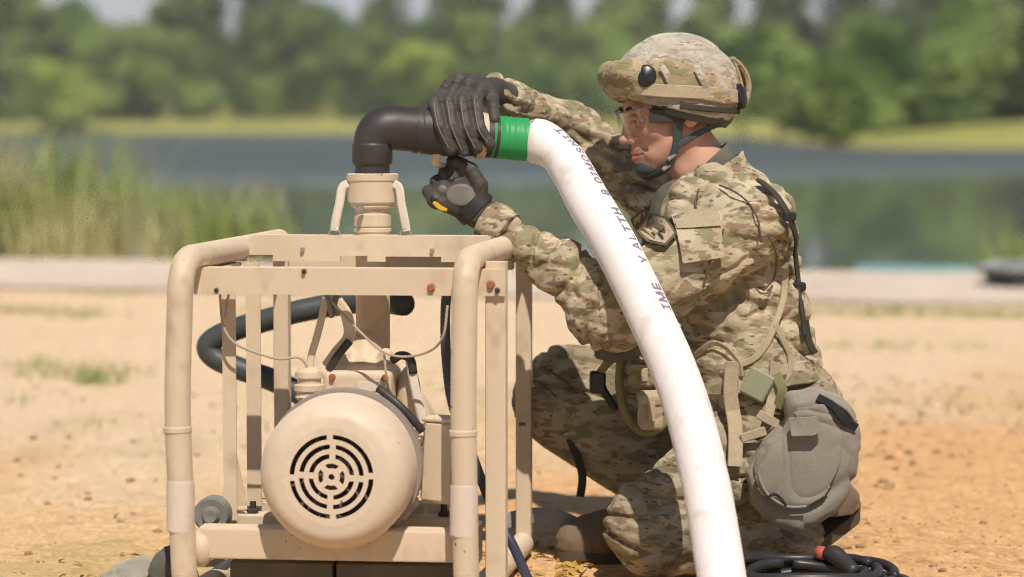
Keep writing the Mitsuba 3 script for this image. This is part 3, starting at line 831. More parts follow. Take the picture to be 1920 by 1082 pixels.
# ------------------------------------------------------------------ black cable coil, stone, flat grey hose, boat
rng = np.random.default_rng(5)
CO = 'cable_coil'
label(CO, 'coil of thick black cables lying on the sand beside the white hose', 'cable coil')
cx, cy = 0.535, 4.36
for k in range(8):
    r = 0.092 + 0.0115 * k + rng.normal() * 0.004
    a0 = rng.uniform(0, 6.28)
    z = GZ + 0.012 + 0.0115 * ((k * 5) % 8) * 0.75
    a = np.linspace(a0, a0 + 6.1, 60)
    put(CO + '__loop', tube(np.stack([cx + (r * 1.06) * np.cos(a) + 0.006 * np.sin(2 * a + k), cy + r * 0.95 * np.sin(a), z + 0.004 * np.sin(3 * a + k * 2.1) + 0.006 * (k % 3)], 1), 0.0092, None, 12), 'black_jacket', True)
put(CO + '__red_tape', tube([(0.572, 4.455, 0.055), (0.582, 4.445, 0.054)], 0.0125, 2, 14), mat('red_tape', (0.42, 0.10, 0.08), 0.6), True)
put(CO + '__plug', tube([(0.586, 4.447, 0.056), (0.60, 4.435, 0.053), (0.612, 4.42, 0.045), (0.632, 4.385, 0.03)], 1.0, 14, 16, taper=[0.012, 0.0175, 0.0175, 0.015, 0.012]), 'black_rubber', True)
put('cable_plug__boot', tube([(0.645, 4.38, -0.006), (0.665, 4.385, -0.002), (0.69, 4.38, -0.006), (0.72, 4.36, -0.014)], 1.0, 16, 16, taper=[0.010, 0.0185, 0.0185, 0.014, 0.010]), 'black_rubber', True)
put('cable_plug__yellow_ring', tube([(0.636, 4.378, -0.008), (0.644, 4.38, -0.006)], 0.0125, 2, 14), 'yellow_tape', True)
label('cable_plug', 'black cable plug with a yellow ring lying right of the coil', 'plug')

st = trimesh.creation.icosphere(4, 1.0)
n_ = meshkit.fbm(st.vertices * 1.6 + 4, 4, 2)
st.vertices *= (0.75 + 0.5 * n_)[:, None] * [0.075, 0.07, 0.05]
mat('stone', proc(lambda p, n, uv: mix((0.22, 0.22, 0.19), (0.42, 0.40, 0.34), fbm(p.x * 24, p.y * 24, p.z * 24, 4))), 0.9, 0.2)
put('rock', moved(st, trimesh.transformations.translation_matrix([-0.705, 4.52, GZ + 0.01])), 'stone', True)
label('rock', 'grey stone on the sand left of the pump frame', 'rock')
st2 = st.copy()
st2.vertices = st2.vertices @ trimesh.transformations.rotation_matrix(1.0, [0, 0, 1])[:3, :3] * [0.65, 0.6, 1.25]
put('rock_001', moved(st2, trimesh.transformations.translation_matrix([-0.632, 4.44, GZ + 0.035])), mat('stone_dark', proc(lambda p, n, uv: mix((0.06, 0.065, 0.06), (0.17, 0.17, 0.15), fbm(p.x * 24, p.y * 24, p.z * 24, 4))), 0.9, 0.2), True)
label('rock_001', 'darker grey stone tucked against the left leg of the pump frame', 'rock')

put('flat_hose', sweep([(-0.02, 4.93, 0.03), (0.02, 4.92, 0.045), (0.06, 4.90, 0.05), (0.105, 4.88, 0.045), (0.15, 4.90, 0.02), (0.22, 4.93, -0.015), (0.3, 5.0, -0.02)], rrect(0.034, 0.012, 0.005), 40, (0, -1, 0.4)), mat('grey_canvas', (0.27, 0.285, 0.31), 0.8), 30)
label('flat_hose', 'flat grey-blue hose end lying between the frame and the boot', 'hose')

# boat and floating hose at the water edge on the right
bo = shapely.Polygon([(0, 0), (0.15, -0.18), (1.4, -0.24), (1.5, 0.0), (1.4, 0.62), (0.15, 0.55)])
hull = []
for t, zz, sc in ((0, 0.0, 0.93), (1, 0.02, 0.98), (2, 0.13, 1.0)):
    pass
bh = trimesh.creation.extrude_polygon(bo, 0.085, engine='earcut')
c0 = bh.vertices[:, :2].mean(0)
lowv = bh.vertices[:, 2] < 0.01
bh.vertices[lowv, :2] = c0 + (bh.vertices[lowv, :2] - c0) * 0.92
rim = trimesh.creation.extrude_polygon(bo.buffer(0.02).difference(bo.buffer(-0.05)), 0.022, engine='earcut')
rim.apply_translation([0, 0, 0.086])
BM = trimesh.transformations.translation_matrix([2.50, 12.85, -0.004]) @ trimesh.transformations.rotation_matrix(math.radians(-8), [0, 0, 1])
put('boat__hull', moved(bh, BM), mat('boat_hull', (0.075, 0.085, 0.095), 0.6), False)
put('boat__rim', moved(rim, BM), mat('boat_rim', (0.33, 0.36, 0.39), 0.5), False)
label('boat', 'low grey flat-bottomed boat pulled up on the concrete at the right edge', 'boat')
put('floating_hose', tube([(2.25, 15.75, -0.11), (2.5, 15.6, -0.1), (2.8, 15.45, -0.1), (3.05, 15.4, -0.11)], 0.05, 30, 12), mat('teal_rubber', (0.16, 0.36, 0.40), 0.5), True)
label('floating_hose', 'thin teal hose lying along the water edge on the right', 'hose')

# pebbles and dry leaves on the sand
pv, pf = [], []
ic = trimesh.creation.icosphere(1, 1.0)
rng = np.random.default_rng(21)
for k in range(2300):
    if k < 1700:
        x, y = rng.uniform(0.45, 1.9), rng.uniform(4.2, 8.5)
        if x > y * 0.225:
            continue
    else:
        x, y = rng.uniform(-2.2, 0.2), rng.uniform(4.3, 8.5)
        if x < -y * 0.225:
            continue
    s = 0.002 + 0.0095 * rng.uniform() ** 5
    M = trimesh.transformations.random_rotation_matrix(rng.uniform(size=3))[:3, :3]
    v = (ic.vertices * (0.7 + 0.6 * rng.uniform(size=(len(ic.vertices), 1)))) @ M.T * s * [1.2, 1.0, 0.7]
    pf.append(ic.faces + len(pv) * len(ic.vertices))
    pv.append(v + [x, y, base(x, y) + 0.25 * s])
mat('pebble', proc(lambda p, n, uv: mix((0.22, 0.12, 0.06), (0.5, 0.36, 0.22), noise(p.x * 31, p.y * 31, 2.0))), 0.9, 0.2)
put('gravel', trimesh.Trimesh(np.vstack(pv), np.vstack(pf), process=False), 'pebble', False)
label('gravel', 'small pebbles scattered over the orange sand', kind='stuff')
lv, lf = [], []
for k in range(170):
    if k < 30:
        x, y = rng.normal(-0.78, 0.08), rng.normal(4.62, 0.12)
    elif k < 150:
        x, y = rng.normal(0.04, 0.09), rng.normal(4.72, 0.15)
    else:
        x, y = rng.uniform(-1.0, 1.1), rng.uniform(4.35, 5.6)
    L_, W_ = rng.uniform(0.008, 0.024), rng.uniform(0.004, 0.008)
    M = trimesh.transformations.euler_matrix(rng.normal() * 0.35, rng.normal() * 0.35, rng.uniform(0, 6.28))[:3, :3]
    v = np.array([(-L_, 0, 0.001), (0, -W_, 0.003), (L_, 0, 0.0), (0, W_, 0.003), (0, 0, 0.0)]) @ M.T
    o = len(lv) * 5
    lf.append(np.array([(0, 1, 4), (1, 2, 4), (2, 3, 4), (3, 0, 4)]) + o)
    lv.append(v + [x, y, base(x, y) + 0.005])
mat('dry_leaf', proc(lambda p, n, uv: mix((0.30, 0.17, 0.04), (0.55, 0.40, 0.12), noise(p.x * 43, p.y * 43, 1.0))), 0.8, 0.2)
put('leaf_litter', trimesh.Trimesh(np.vstack(lv), np.vstack(lf), process=False), 'dry_leaf', False)
label('leaf_litter', 'scattered dry yellow leaves on the sand around the pump', kind='stuff')

# ------------------------------------------------------------------ the kneeling soldier
def camo(name, base, light, green, brown, dark, s=1.0, rough=0.9, contrast=1.0):
    def f(p, n, uv):
        x, y, z = p.x * s, p.y * s, p.z * s
        a = fbm(x * 9, y * 9, z * 14, 3)
        col = mix(base, light, smoothstep(0.38, 0.62, a))
        col = mix(col, green, contrast * smoothstep(0.515, 0.59, fbm(x * 13 + 5, y * 13, z * 21, 3)))
        col = mix(col, brown, contrast * smoothstep(0.585, 0.645, fbm(x * 16 + 9, y * 16 + 3, z * 26, 3)))
        t = fbm(x * 30 + 2, y * 30, z * 62, 2)
        col = mix(col, dark, contrast * smoothstep(0.69, 0.77, t))
        col = mix(col, light, 0.8 * contrast * smoothstep(0.72, 0.76, fbm(x * 34 + 8, y * 34 + 1, z * 70, 2)))
        return col * (0.92 + 0.16 * noise(p.x * 300, p.y * 300, p.z * 300))
    return mat(name, proc(f), rough, 0.15, proc(lambda p, n, uv: 0.0009 * noise(p.x * 260, p.y * 260, p.z * 260), 0.0015), 1.0)


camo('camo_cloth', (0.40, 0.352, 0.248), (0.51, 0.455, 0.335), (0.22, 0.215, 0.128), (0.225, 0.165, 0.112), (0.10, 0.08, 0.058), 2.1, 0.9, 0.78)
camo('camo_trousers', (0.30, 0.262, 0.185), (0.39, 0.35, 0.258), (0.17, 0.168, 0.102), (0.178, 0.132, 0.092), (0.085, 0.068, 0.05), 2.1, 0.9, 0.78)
camo('camo_helmet', (0.41, 0.39, 0.325), (0.49, 0.47, 0.41), (0.33, 0.33, 0.26), (0.33, 0.275, 0.23), (0.20, 0.17, 0.14), 3.2, 0.9, 0.75)
camo('camo_band', (0.345, 0.285, 0.18), (0.43, 0.37, 0.25), (0.235, 0.23, 0.13), (0.25, 0.175, 0.115), (0.12, 0.085, 0.06), 2.8, 0.9, 0.8)
mat('webbing', proc(lambda p, n, uv: mix((0.36, 0.31, 0.215), (0.46, 0.41, 0.30), fbm(p.x * 30, p.y * 30, p.z * 30, 3)) * (0.86 + 0.28 * noise(p.x * 420, p.y * 420, p.z * 420))), 0.85, 0.2)
mat('olive_webbing', proc(lambda p, n, uv: mix((0.17, 0.17, 0.075), (0.27, 0.265, 0.14), fbm(p.x * 30, p.y * 30, p.z * 30, 3))), 0.8, 0.2)
mat('dark_webbing', proc(lambda p, n, uv: mix((0.035, 0.034, 0.028), (0.075, 0.07, 0.055), fbm(p.x * 30, p.y * 30, p.z * 30, 3))), 0.8, 0.2)
mat('seam_thread', (0.13, 0.10, 0.07), 0.9, 0.1)
mat('sage_plastic', (0.27, 0.30, 0.20), 0.5)
mat('black_plastic', (0.018, 0.02, 0.024), 0.32)
mat('teal_strap', (0.05, 0.075, 0.08), 0.7)
mat('grey_plastic', (0.25, 0.25, 0.24), 0.45)
mat('foliage_cloth', proc(lambda p, n, uv: mix((0.215, 0.205, 0.175), (0.285, 0.275, 0.24), fbm(p.x * 16, p.y * 16, p.z * 16, 4)) * (0.9 + 0.2 * noise(p.x * 380, p.y * 380, p.z * 380))), 0.85, 0.2)
mat('collar_cloth', proc(lambda p, n, uv: mix((0.085, 0.088, 0.075), (0.16, 0.155, 0.13), fbm(p.x * 24, p.y * 24, p.z * 24, 3))), 0.9, 0.1)
mat('boot_suede', proc(lambda p, n, uv: mix((0.14, 0.11, 0.08), (0.22, 0.175, 0.13), fbm(p.x * 20, p.y * 20, p.z * 20, 4))), 0.95, 0.1)
mat('boot_sole', (0.10, 0.08, 0.06), 0.9, 0.1)
mat('glove_cloth', proc(lambda p, n, uv: mix((0.036, 0.034, 0.033), (0.095, 0.089, 0.082), fbm(p.x * 26, p.y * 26, p.z * 26, 4))), 0.6, 0.4)
mat('glove_black', (0.022, 0.022, 0.025), 0.5)
mat('glove_grey', (0.15, 0.142, 0.13), 0.55)
mat('hair', (0.07, 0.045, 0.03), 0.7, 0.2)
mat('eye_white', (0.40, 0.36, 0.33), 0.3)

# head frame: x forward, y to his left, z up; he looks down and to the left of the picture
HP, HY = math.radians(15), math.radians(16)
fw = np.array([-math.cos(HP) * math.cos(HY), -math.cos(HP) * math.sin(HY), -math.sin(HP)])
lf = np.array([math.sin(HY), -math.cos(HY), 0.0])
upv = np.cross(fw, lf)
HR = np.stack([fw, lf, upv], 1)
HC = np.array([0.319, 4.83, 0.882])
HM = np.eye(4)
HM[:3, :3], HM[:3, 3] = HR, HC


def head_local(p):
    return mi.Vector3f(*[sum(float(HR[i, k]) * (p[i] - float(HC[i])) for i in range(3)) for k in range(3)])


def skin_color(p, n, uv):
    q = head_local(p)
    a = fbm(q.x * 40, q.y * 40, q.z * 40, 3)
    col = mix((0.56, 0.315, 0.225), (0.66, 0.41, 0.31), a)
    ruddy = fbm(q.x * 14 + 3, q.y * 14, q.z * 14, 2)
    col = mix(col, (0.50, 0.20, 0.135), 0.55 * smoothstep(0.42, 0.7, ruddy))
    lips = smoothstep(0.078, 0.086, q.x) * smoothstep(0.024, 0.014, dr.abs(q.y)) * smoothstep(0.013, 0.008, dr.abs(q.z + 0.068))
    col = mix(col, (0.46, 0.175, 0.14), 0.75 * lips)
    stub = smoothstep(-0.045, -0.075, q.z) * smoothstep(-0.01, 0.02, q.x) * noise(q.x * 700, q.y * 700, q.z * 700)
    return mix(col, (0.26, 0.17, 0.13), 0.42 * stub * (1 - lips))


scene['skin'] = {'type': 'twosided', 'bsdf': {'type': 'principled', 'base_color': proc(skin_color), 'roughness': 0.5, 'specular': 0.4}}


def head_sdf(p):
    d = sd_ell(p, (-0.012, 0, 0.045), (0.096, 0.077, 0.092))
    d = smin(d, sd_ell(p, (0.036, 0, -0.03), (0.056, 0.058, 0.072)), 0.03)
    for s in (-1, 1):
        d = smin(d, sd_cap(p, (0.0, s * 0.056, -0.055), (0.066, s * 0.018, -0.094), 0.016, 0.018), 0.028)
        d = smin(d, sd_ell(p, (0.058, s * 0.042, -0.028), (0.026, 0.022, 0.022)), 0.018)
        d = smin(d, sd_cap(p, (0.03, s * 0.045, -0.06), (0.07, s * 0.028, -0.07), 0.016), 0.02)
    d = smin(d, sd_ell(p, (0.078, 0, -0.094), (0.018, 0.021, 0.017)), 0.018)
    d = smin(d, sd_cap(p, (0.082, -0.036, 0.020), (0.082, 0.036, 0.020), 0.0125), 0.014)
    d = smin(d, sd_cap(p, (0.083, 0, -0.060), (0.083, 0, -0.072), 0.018), 0.014)
    for s in (-1, 1):
        d = smax(d, -sd_ell(p, (0.096, s * 0.030, 0.001), (0.018, 0.019, 0.0125)), 0.012)
    d = smin(d, sd_cap(p, (0.088, 0, 0.014), (0.108, 0, -0.030), 0.0075, 0.0105), 0.009)
    d = smin(d, sd_ell(p, (0.111, 0, -0.033), (0.0115, 0.0115, 0.0105)), 0.006)
    for s in (-1, 1):
        d = smin(d, sd_ell(p, (0.099, s * 0.0125, -0.038), (0.011, 0.0075, 0.0085)), 0.005)
        d = smax(d, -sd_ell(p, (0.105, s * 0.0065, -0.0465), (0.006, 0.0035, 0.006)), 0.003)
        d = smax(d, -sd_cap(p, (0.091, s * 0.021, -0.040), (0.080, s * 0.033, -0.062), 0.0035), 0.008)
        for z0, r in ((-0.0625, 0.0062), (-0.0745, 0.0072)):
            d = smin(d, sd_cap(p, (0.0985, 0, z0), (0.088, s * 0.019, -0.0685), r, 0.0035), 0.004)
    d = smax(d, -sd_cap(p, (0.106, 0, -0.0685), (0.088, -0.023, -0.069), 0.0018), 0.002)
    d = smax(d, -sd_cap(p, (0.106, 0, -0.0685), (0.088, 0.023, -0.069), 0.0018), 0.002)
    for s in (-1, 1):
        d = smin(d, sd_cap(p, (0.0915, s * 0.018, 0.0062), (0.083, s * 0.042, 0.003), 0.0044), 0.004)      # upper lid
        d = smin(d, sd_cap(p, (0.0905, s * 0.018, -0.0068), (0.083, s * 0.040, -0.0078), 0.0042), 0.004)     # lower lid
        e = sd_ell(p, (-0.006, s * 0.078, -0.008), (0.019, 0.010, 0.031))
        e = smax(e, -sd_ell(p, (-0.002, s * 0.090, -0.006), (0.011, 0.009, 0.020)), 0.004)
        d = smin(d, e, 0.006)
    return d


neck0, neck1 = np.array([0.345, 4.83, 0.82]), np.array([0.405, 4.83, 0.715])


def body_sdf(p):
    q = (p - HC) @ HR
    d = head_sdf(q.astype(np.float32))
    n = sd_cap(p, neck0, neck1, 0.054, 0.066)
    n = smin(n, sd_cap(p, (0.30, 4.80, 0.795), (0.37, 4.80, 0.735), 0.017), 0.02)
    d = smin(d, n, 0.022)
    for s in (-1, 1):
        d = smin(d, sd_cap(p, (0.40, 4.83, 0.70), (0.43, 4.83 + s * 0.13, 0.665), 0.055), 0.03)
    return d


label('person', 'soldier in camouflage uniform, helmet and black gloves crouching beside the pump and white hose', 'person')
PE = 'person'
put(PE + '__body', surface(body_sdf, (0.17, 4.64, 0.62), (0.52, 5.02, 1.0), 0.0027), 'skin', True)
for s in (1, -1):
    put(PE + '__eye', moved(trimesh.creation.icosphere(3, 0.0122), HM @ trimesh.transformations.translation_matrix([0.0775, s * 0.030, 0.0])), 'eye_white', True)
    put(PE + '__iris', moved(trimesh.creation.icosphere(3, 0.0055), HM @ trimesh.transformations.translation_matrix([0.0848, s * 0.0295, -0.0015])), 'hair', True)
    put(PE + '__eyebrow', moved(tube([(0.096, s * 0.012, 0.0215), (0.0955, s * 0.026, 0.027), (0.087, s * 0.045, 0.022)], 1.0, 12, 8, taper=[0.003, 0.0036, 0.0015]), HM), 'hair', True)

# ---- clothing: distance functions in metres
SN, EN, WN = np.array([0.460, 4.630, 0.655]), np.array([0.192, 4.578, 0.510]), np.array([-0.050, 4.668, 0.668])
SF, EF, WF = np.array([0.318, 4.99, 0.690]), np.array([0.118, 5.055, 0.838]), np.array([-0.016, 4.82, 0.905])


def jacket_sdf(p):
    d = 9.0
    for y in (4.74, 4.92):
        t = sd_cap(p, (0.405, y, 0.655), (0.472, y, 0.42), 0.122, 0.122)
        t = smin(t, sd_cap(p, (0.472, y, 0.42), (0.488, y + (0.0 if y > 4.8 else -0.01), 0.325), 0.122, 0.116), 0.05)
        d = t if isinstance(d, float) else smin(d, t, 0.07)
    d = smin(d, sd_cap(p, SN, SF, 0.075), 0.06)
    d = smin(d, sd_ell(p, (0.475, 4.83, 0.60), (0.10, 0.19, 0.15)), 0.05)
    a = sd_cap(p, SN, EN, 0.089, 0.071)
    a = smin(a, sd_cap(p, (0.30, 4.592, 0.548), EN + [0.0, 0, -0.02], 0.068, 0.072), 0.04)
    a = smin(a, sd_cap(p, EN, WN + (EN - WN) * 0.12, 0.071, 0.040), 0.03)
    a = smin(a, sd_cap(p, EN + [-0.02, 0, -0.03], EN * 0.6 + WN * 0.4, 0.055, 0.045), 0.04)
    d = smin(d, a, 0.022)
    f = sd_cap(p, SF, EF, 0.080, 0.064)
    f = smin(f, sd_cap(p, EF, WF, 0.062, 0.046), 0.03)
    d = smin(d, f, 0.022)
    # open neck
    return smax(d, -sd_cap(p, neck0 + [0.0, 0, 0.05], neck1 + [0.004, 0, 0.0], 0.066, 0.070), 0.01)


HN, KN, AN = np.array([0.525, 4.725, 0.275]), np.array([0.272, 4.60, 0.080]), np.array([0.56, 4.70, 0.03])
HF, KF, AF = np.array([0.520, 4.93, 0.28]), np.array([0.100, 4.955, 0.300]), np.array([0.352, 4.895, 0.075])


def trousers_sdf(p):
    d = smin(sd_cap(p, HN, KN, 0.118, 0.090), sd_cap(p, KN + [0.01, 0, -0.012], AN, 0.078, 0.062), 0.03)
    d = smin(d, sd_ell(p, KN + [-0.005, -0.01, 0.0], (0.088, 0.088, 0.10)), 0.03)
    d = smin(d, sd_cap(p, (0.512, 4.74, 0.28), (0.512, 4.92, 0.28), 0.116), 0.06)
    f = smin(sd_cap(p, HF, KF, 0.118, 0.092), sd_cap(p, KF + [0.01, 0, -0.01], AF, 0.092, 0.068), 0.035)
    f = smin(f, sd_cap(p, KF + [0.02, 0, -0.03], AF + [0, 0, 0.06], 0.09, 0.08), 0.03)
    return smin(d, f, 0.03)


def displace(m, fn):
    n = m.vertex_normals.copy()
    m.vertices = m.vertices + n * fn(m.vertices)[:, None]
    return m


def along(a, b, stretch):
    """A matrix that squeezes space along a -> b, so that folds run across it (stretch > 1) or along it (< 1)."""
    u = (b - a) / np.linalg.norm(b - a)
    return np.eye(3) + (stretch - 1) * np.outer(u, u)


def near_w(v, a, b, r):
    return np.clip(1.6 - np.maximum(0, sd_cap(v.astype(np.float32), a, b, 0.0)) / r, 0, 1)


def jacket_relief(v):
    up_, fo = near_w(v, SN, EN, 0.10), near_w(v, EN, WN, 0.07)
    f2 = np.maximum(near_w(v, SF, EF, 0.09), near_w(v, EF, WF, 0.07))
    r = fold(v, 9.5, 0.027, 3, np.array([[1.0, 0, 0.5], [0, 0.7, 0], [-0.5, 0, 1.7]])) * (1 - np.maximum(up_, fo))
    r = r + fold(v, 13.0, 0.030, 13, along(EN, SN, 0.42)) * up_ * (1 - fo)
    r = r + fold(v, 9.0, 0.024, 23, along(EN, WN, 2.3)) * fo
    r = r + fold(v, 14.0, 0.012, 33, along(EF, WF, 0.5)) * f2
    e = np.exp(-(np.linalg.norm(v - EN, axis=1) / 0.08) ** 2)
    r = r + e * fold(v, 12.0, 0.02, 43, along(SN, WN, 2.0))
    arm_pit = np.exp(-(np.linalg.norm(v - (SN + [0.02, -0.03, -0.08]), axis=1) / 0.09) ** 2)
    return r + arm_pit * fold(v, 18.0, 0.024, 53) + 0.0015 * (meshkit.noise(v * 90.0, 3) - 0.5)


def trouser_relief(v):
    r = fold(v, 9.0, 0.02, 61, np.array([[0.6, 0, 0.5], [0, 0.7, 0], [-0.5, 0, 1.9]]))
    kn = np.exp(-(np.linalg.norm(v - KN, axis=1) / 0.11) ** 2)
    r = r * (1 - 0.55 * kn)
    return r + kn * fold(v, 13.0, 0.007, 71, np.diag([0.4, 0.6, 2.3])) + 0.0015 * (meshkit.noise(v * 90.0, 3) - 0.5)


put(PE + '__jacket', displace(surface(jacket_sdf, (-0.12, 4.48, 0.14), (0.70, 5.18, 0.95), 0.0066).subdivide(), jacket_relief), 'camo_cloth', True, text='camouflage jacket with rumpled sleeves')
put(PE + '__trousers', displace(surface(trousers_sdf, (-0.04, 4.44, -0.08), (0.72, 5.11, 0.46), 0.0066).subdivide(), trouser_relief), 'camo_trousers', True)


def touch(fn, x, z, y0=4.2, off=0.004):
    """The first surface met going back from y0 at x, z."""
    y = y0
    for _ in range(60):
        d = float(fn(np.array([[x, y, z]], np.float32))[0])
        if d < 0.0005:
            break
        y += max(d * 0.8, 0.0008)
        if y > 5.3:
            break
    return [x, y - off, z]


def wear(p):
    return np.minimum(jacket_sdf(p), trousers_sdf(p))


def lay(pts, fn=jacket_sdf, off=0.006, n=None):
    q = spline([(x, 0, z) for x, z in pts], n or 6 * len(pts))
    out = np.array([touch(fn, x, z, 4.2, off) for x, _, z in q])
    k = np.array([0.25, 0.5, 0.25])
    for _ in range(2):
        out[1:-1, 1] = np.minimum(out[1:-1, 1], out[:-2, 1] * k[0] + out[1:-1, 1] * k[1] + out[2:, 1] * k[2])
    return out


# collar, gaiter, cuffs
def collar(r0, r1, c0, c1, th, wob, seed, tilt=0.028):
    a = np.linspace(0, 2 * np.pi, 49)[:-1]
    rows = []
    axis = (np.asarray(c1) - c0)
    for k in range(9):
        t = k / 8
        rad_ = r0 + (r1 - r0) * t
        c = np.asarray(c0) + axis * t
        w_ = wob * (meshkit.noise(np.stack([np.cos(a) * 2.2, np.sin(a) * 2.2, np.full(48, t * 1.6)], 1), seed) - 0.5)
        rows.append(np.stack([c[0] + (rad_ + w_) * np.cos(a), c[1] + (rad_ * 0.98 + w_) * np.sin(a), c[2] + tilt * np.cos(a) + w_], 1))
    outer = np.array(rows)
    inner = outer.copy()
    cen = outer.mean(1, keepdims=True)
    inner = cen + (outer - cen) * (1 - th / r0)
    g = np.concatenate([outer, inner[::-1]])
    k, m = 48, len(g)
    i, j = np.meshgrid(np.arange(m), np.arange(k), indexing='ij')
    q = np.stack([i * k + j, i * k + (j + 1) % k, ((i + 1) % m) * k + (j + 1) % k, ((i + 1) % m) * k + j], -1).reshape(-1, 4)
    return trimesh.Trimesh(g.reshape(-1, 3), np.vstack([q[:, [0, 1, 2]], q[:, [0, 2, 3]]]), process=False)


put(PE + '__collar', collar(0.093, 0.083, (0.402, 4.83, 0.700), (0.380, 4.83, 0.745), 0.007, 0.012, 4, 0.055), 'camo_cloth', True)
put(PE + '__neck_gaiter', collar(0.084, 0.074, (0.382, 4.83, 0.705), (0.358, 4.83, 0.755), 0.006, 0.012, 9, 0.062), 'collar_cloth', True, text='dark grey neck gaiter')
put(PE + '__shirt_front', displace(surface(lambda p: smin(sd_cap(p, (0.30, 4.80, 0.58), (0.325, 4.79, 0.70), 0.05, 0.042), sd_cap(p, (0.31, 4.76, 0.66), (0.36, 4.75, 0.715), 0.03), 0.03), (0.22, 4.68, 0.50), (0.42, 4.88, 0.76), 0.005), lambda v: fold(v, 22.0, 0.009, 83)), 'collar_cloth', True)
for nm, a, b in ((PE + '__cuff', WN, EN), (PE + '__cuff', WF, EF)):
    u = (b - a) / np.linalg.norm(b - a)
    cf = tube([a - u * 0.004, a + u * 0.003, a + u * 0.03, a + u * 0.052], 1.0, 14, 28, taper=[0.036, 0.042, 0.044, 0.043])
    put(nm, displace(cf, lambda v: fold(v, 24.0, 0.004, 81)), 'camo_cloth', True)

# seams, pocket, patch on the near sleeve and back
for pts in ([(0.399, 0.735), (0.422, 0.725), (0.448, 0.703), (0.464, 0.672), (0.470, 0.63)], [(0.484, 0.642), (0.5, 0.611), (0.505, 0.56), (0.485, 0.534)],
            [(0.36, 0.727), (0.352, 0.70), (0.357, 0.675)], [(0.40, 0.655), (0.375, 0.60), (0.36, 0.545)]):
    put(PE + '__jacket__seam', tube(lay(pts, jacket_sdf, 0.0008), 0.0019, None, 7), 'seam_thread', True)


def patch_on(poly, cx, cz, off, th, fn=jacket_sdf, step=0.006):
    """A flat cloth shape (x, z about cx, cz) laid on the surface fn."""
    m = trimesh.creation.extrude_polygon(poly, th, engine='earcut')
    m = m.subdivide_to_size(step)
    x0, y0, x1, y1 = poly.bounds
    gx_, gz_ = np.linspace(x0, x1, 9), np.linspace(y0, y1, 9)
    gy_ = np.array([[touch(fn, cx + a, cz + b, 4.2, 0)[1] for b in gz_] for a in gx_])
    from scipy.ndimage import gaussian_filter
    from scipy.interpolate import RegularGridInterpolator
    gy_ = np.minimum(gy_, gaussian_filter(gy_, 1.0))
    f = RegularGridInterpolator((gx_, gz_), gy_, bounds_error=False, fill_value=None)
    v = np.array(m.vertices)
    y = f(np.c_[np.clip(v[:, 0], x0, x1), np.clip(v[:, 1], y0, y1)]) - off - v[:, 2]
    m.vertices = np.stack([cx + v[:, 0], y, cz + v[:, 1]], 1)
    m.invert()
    return m


hexa = shapely.affinity.rotate(shapely.affinity.scale(shapely.Polygon([(math.cos(a), math.sin(a)) for a in np.radians(np.arange(0, 360, 60))]), 0.035, 0.029), -10)
put(PE + '__patch', patch_on(hexa, 0.277, 0.652, 0.009, 0.003), 'seam_thread', 20, text='hexagonal unit patch with dark edge')
put(PE + '__patch__field', patch_on(hexa.buffer(-0.0042), 0.277, 0.652, 0.0125, 0.0012), 'webbing', 20)
em = shapely.union_all([shapely.affinity.rotate(shapely.affinity.scale(shapely.Point(x, y).buffer(1, 8), 0.0035, 0.0085), r) for x, y, r in ((-0.012, -0.006, 70), (0.010, 0.004, -45), (-0.003, 0.010, 20), (0.004, -0.010, 30))])
for g in getattr(em, 'geoms', [em]):
    put(PE + '__patch__mark', patch_on(g, 0.277, 0.652, 0.0140, 0.0008), 'dark_webbing', 20)
fl = shapely.Polygon([(-0.042, 0.04), (0.034, 0.046), (0.044, -0.036), (-0.028, -0.046)])
put(PE + '__sleeve_pocket', patch_on(fl.buffer(0.004), 0.352, 0.642, 0.0075, 0.0035), 'camo_cloth', 30)
put(PE + '__sleeve_pocket__flap', patch_on(shapely.Polygon([(-0.044, 0.046), (0.038, 0.052), (0.041, 0.020), (-0.040, 0.014)]), 0.352, 0.642, 0.0125, 0.004), 'webbing', 30)

# ---- helmet
DC, DR_ = np.array([-0.012, 0, 0.035]), np.array([0.132, 0.109, 0.116])


def rim_z(x):
    return np.where(x > 0, -0.012 + 0.58 * x, -0.012 + 0.46 * x)


def helmet_sdf(p):
    o = sd_ell(p, DC, DR_)
    o = smin(o, sd_ell(p, (-0.02, 0, -0.005), (0.122, 0.112, 0.075)), 0.02)
    d = smax(o, -(o + 0.011), 0.003)
    return smax(d, (rim_z(p[:, 0]) - p[:, 2]) * 0.9, 0.006)


def hsurf(x, z, side=1, off=0.0):
    """The helmet's outside at local x, z."""
    y = 0.16
    for _ in range(50):
        q = np.array([[x, y, z]], np.float32)
        d = float(min(sd_ell(q, DC, DR_)[0], sd_ell(q, (-0.02, 0, -0.005), (0.122, 0.112, 0.075))[0]))
        if d < 0.0004 or y < 0.0:
            break
        y -= max(0.7 * d, 0.0005)
    return (x, side * (y + off), z)


hm = surface(helmet_sdf, (-0.17, -0.14, -0.10), (0.15, 0.14, 0.17), 0.0034)
hm = displace(hm, lambda v: (fold(v, 22.0, 0.0045, 91)))
put(PE + '__helmet', moved(hm, HM), 'camo_helmet', True, text='camouflage covered helmet')


def seam_z(x):
    return np.where(x < 0.01, 0.108 + 0.66 * (x - 0.01), 0.108 + 0.05 * (x - 0.01))


def band_sdf(p):
    o = sd_ell(p, DC, DR_ + 0.006)
    o = smin(o, sd_ell(p, (-0.02, 0, -0.005), (0.127, 0.117, 0.08)), 0.02)
    d = smax(o, -(o + 0.010), 0.002)
    d = smax(d, p[:, 2] - seam_z(p[:, 0]), 0.004)
    return smax(d, (rim_z(p[:, 0]) + 0.034 - p[:, 2]) * 0.9, 0.005)


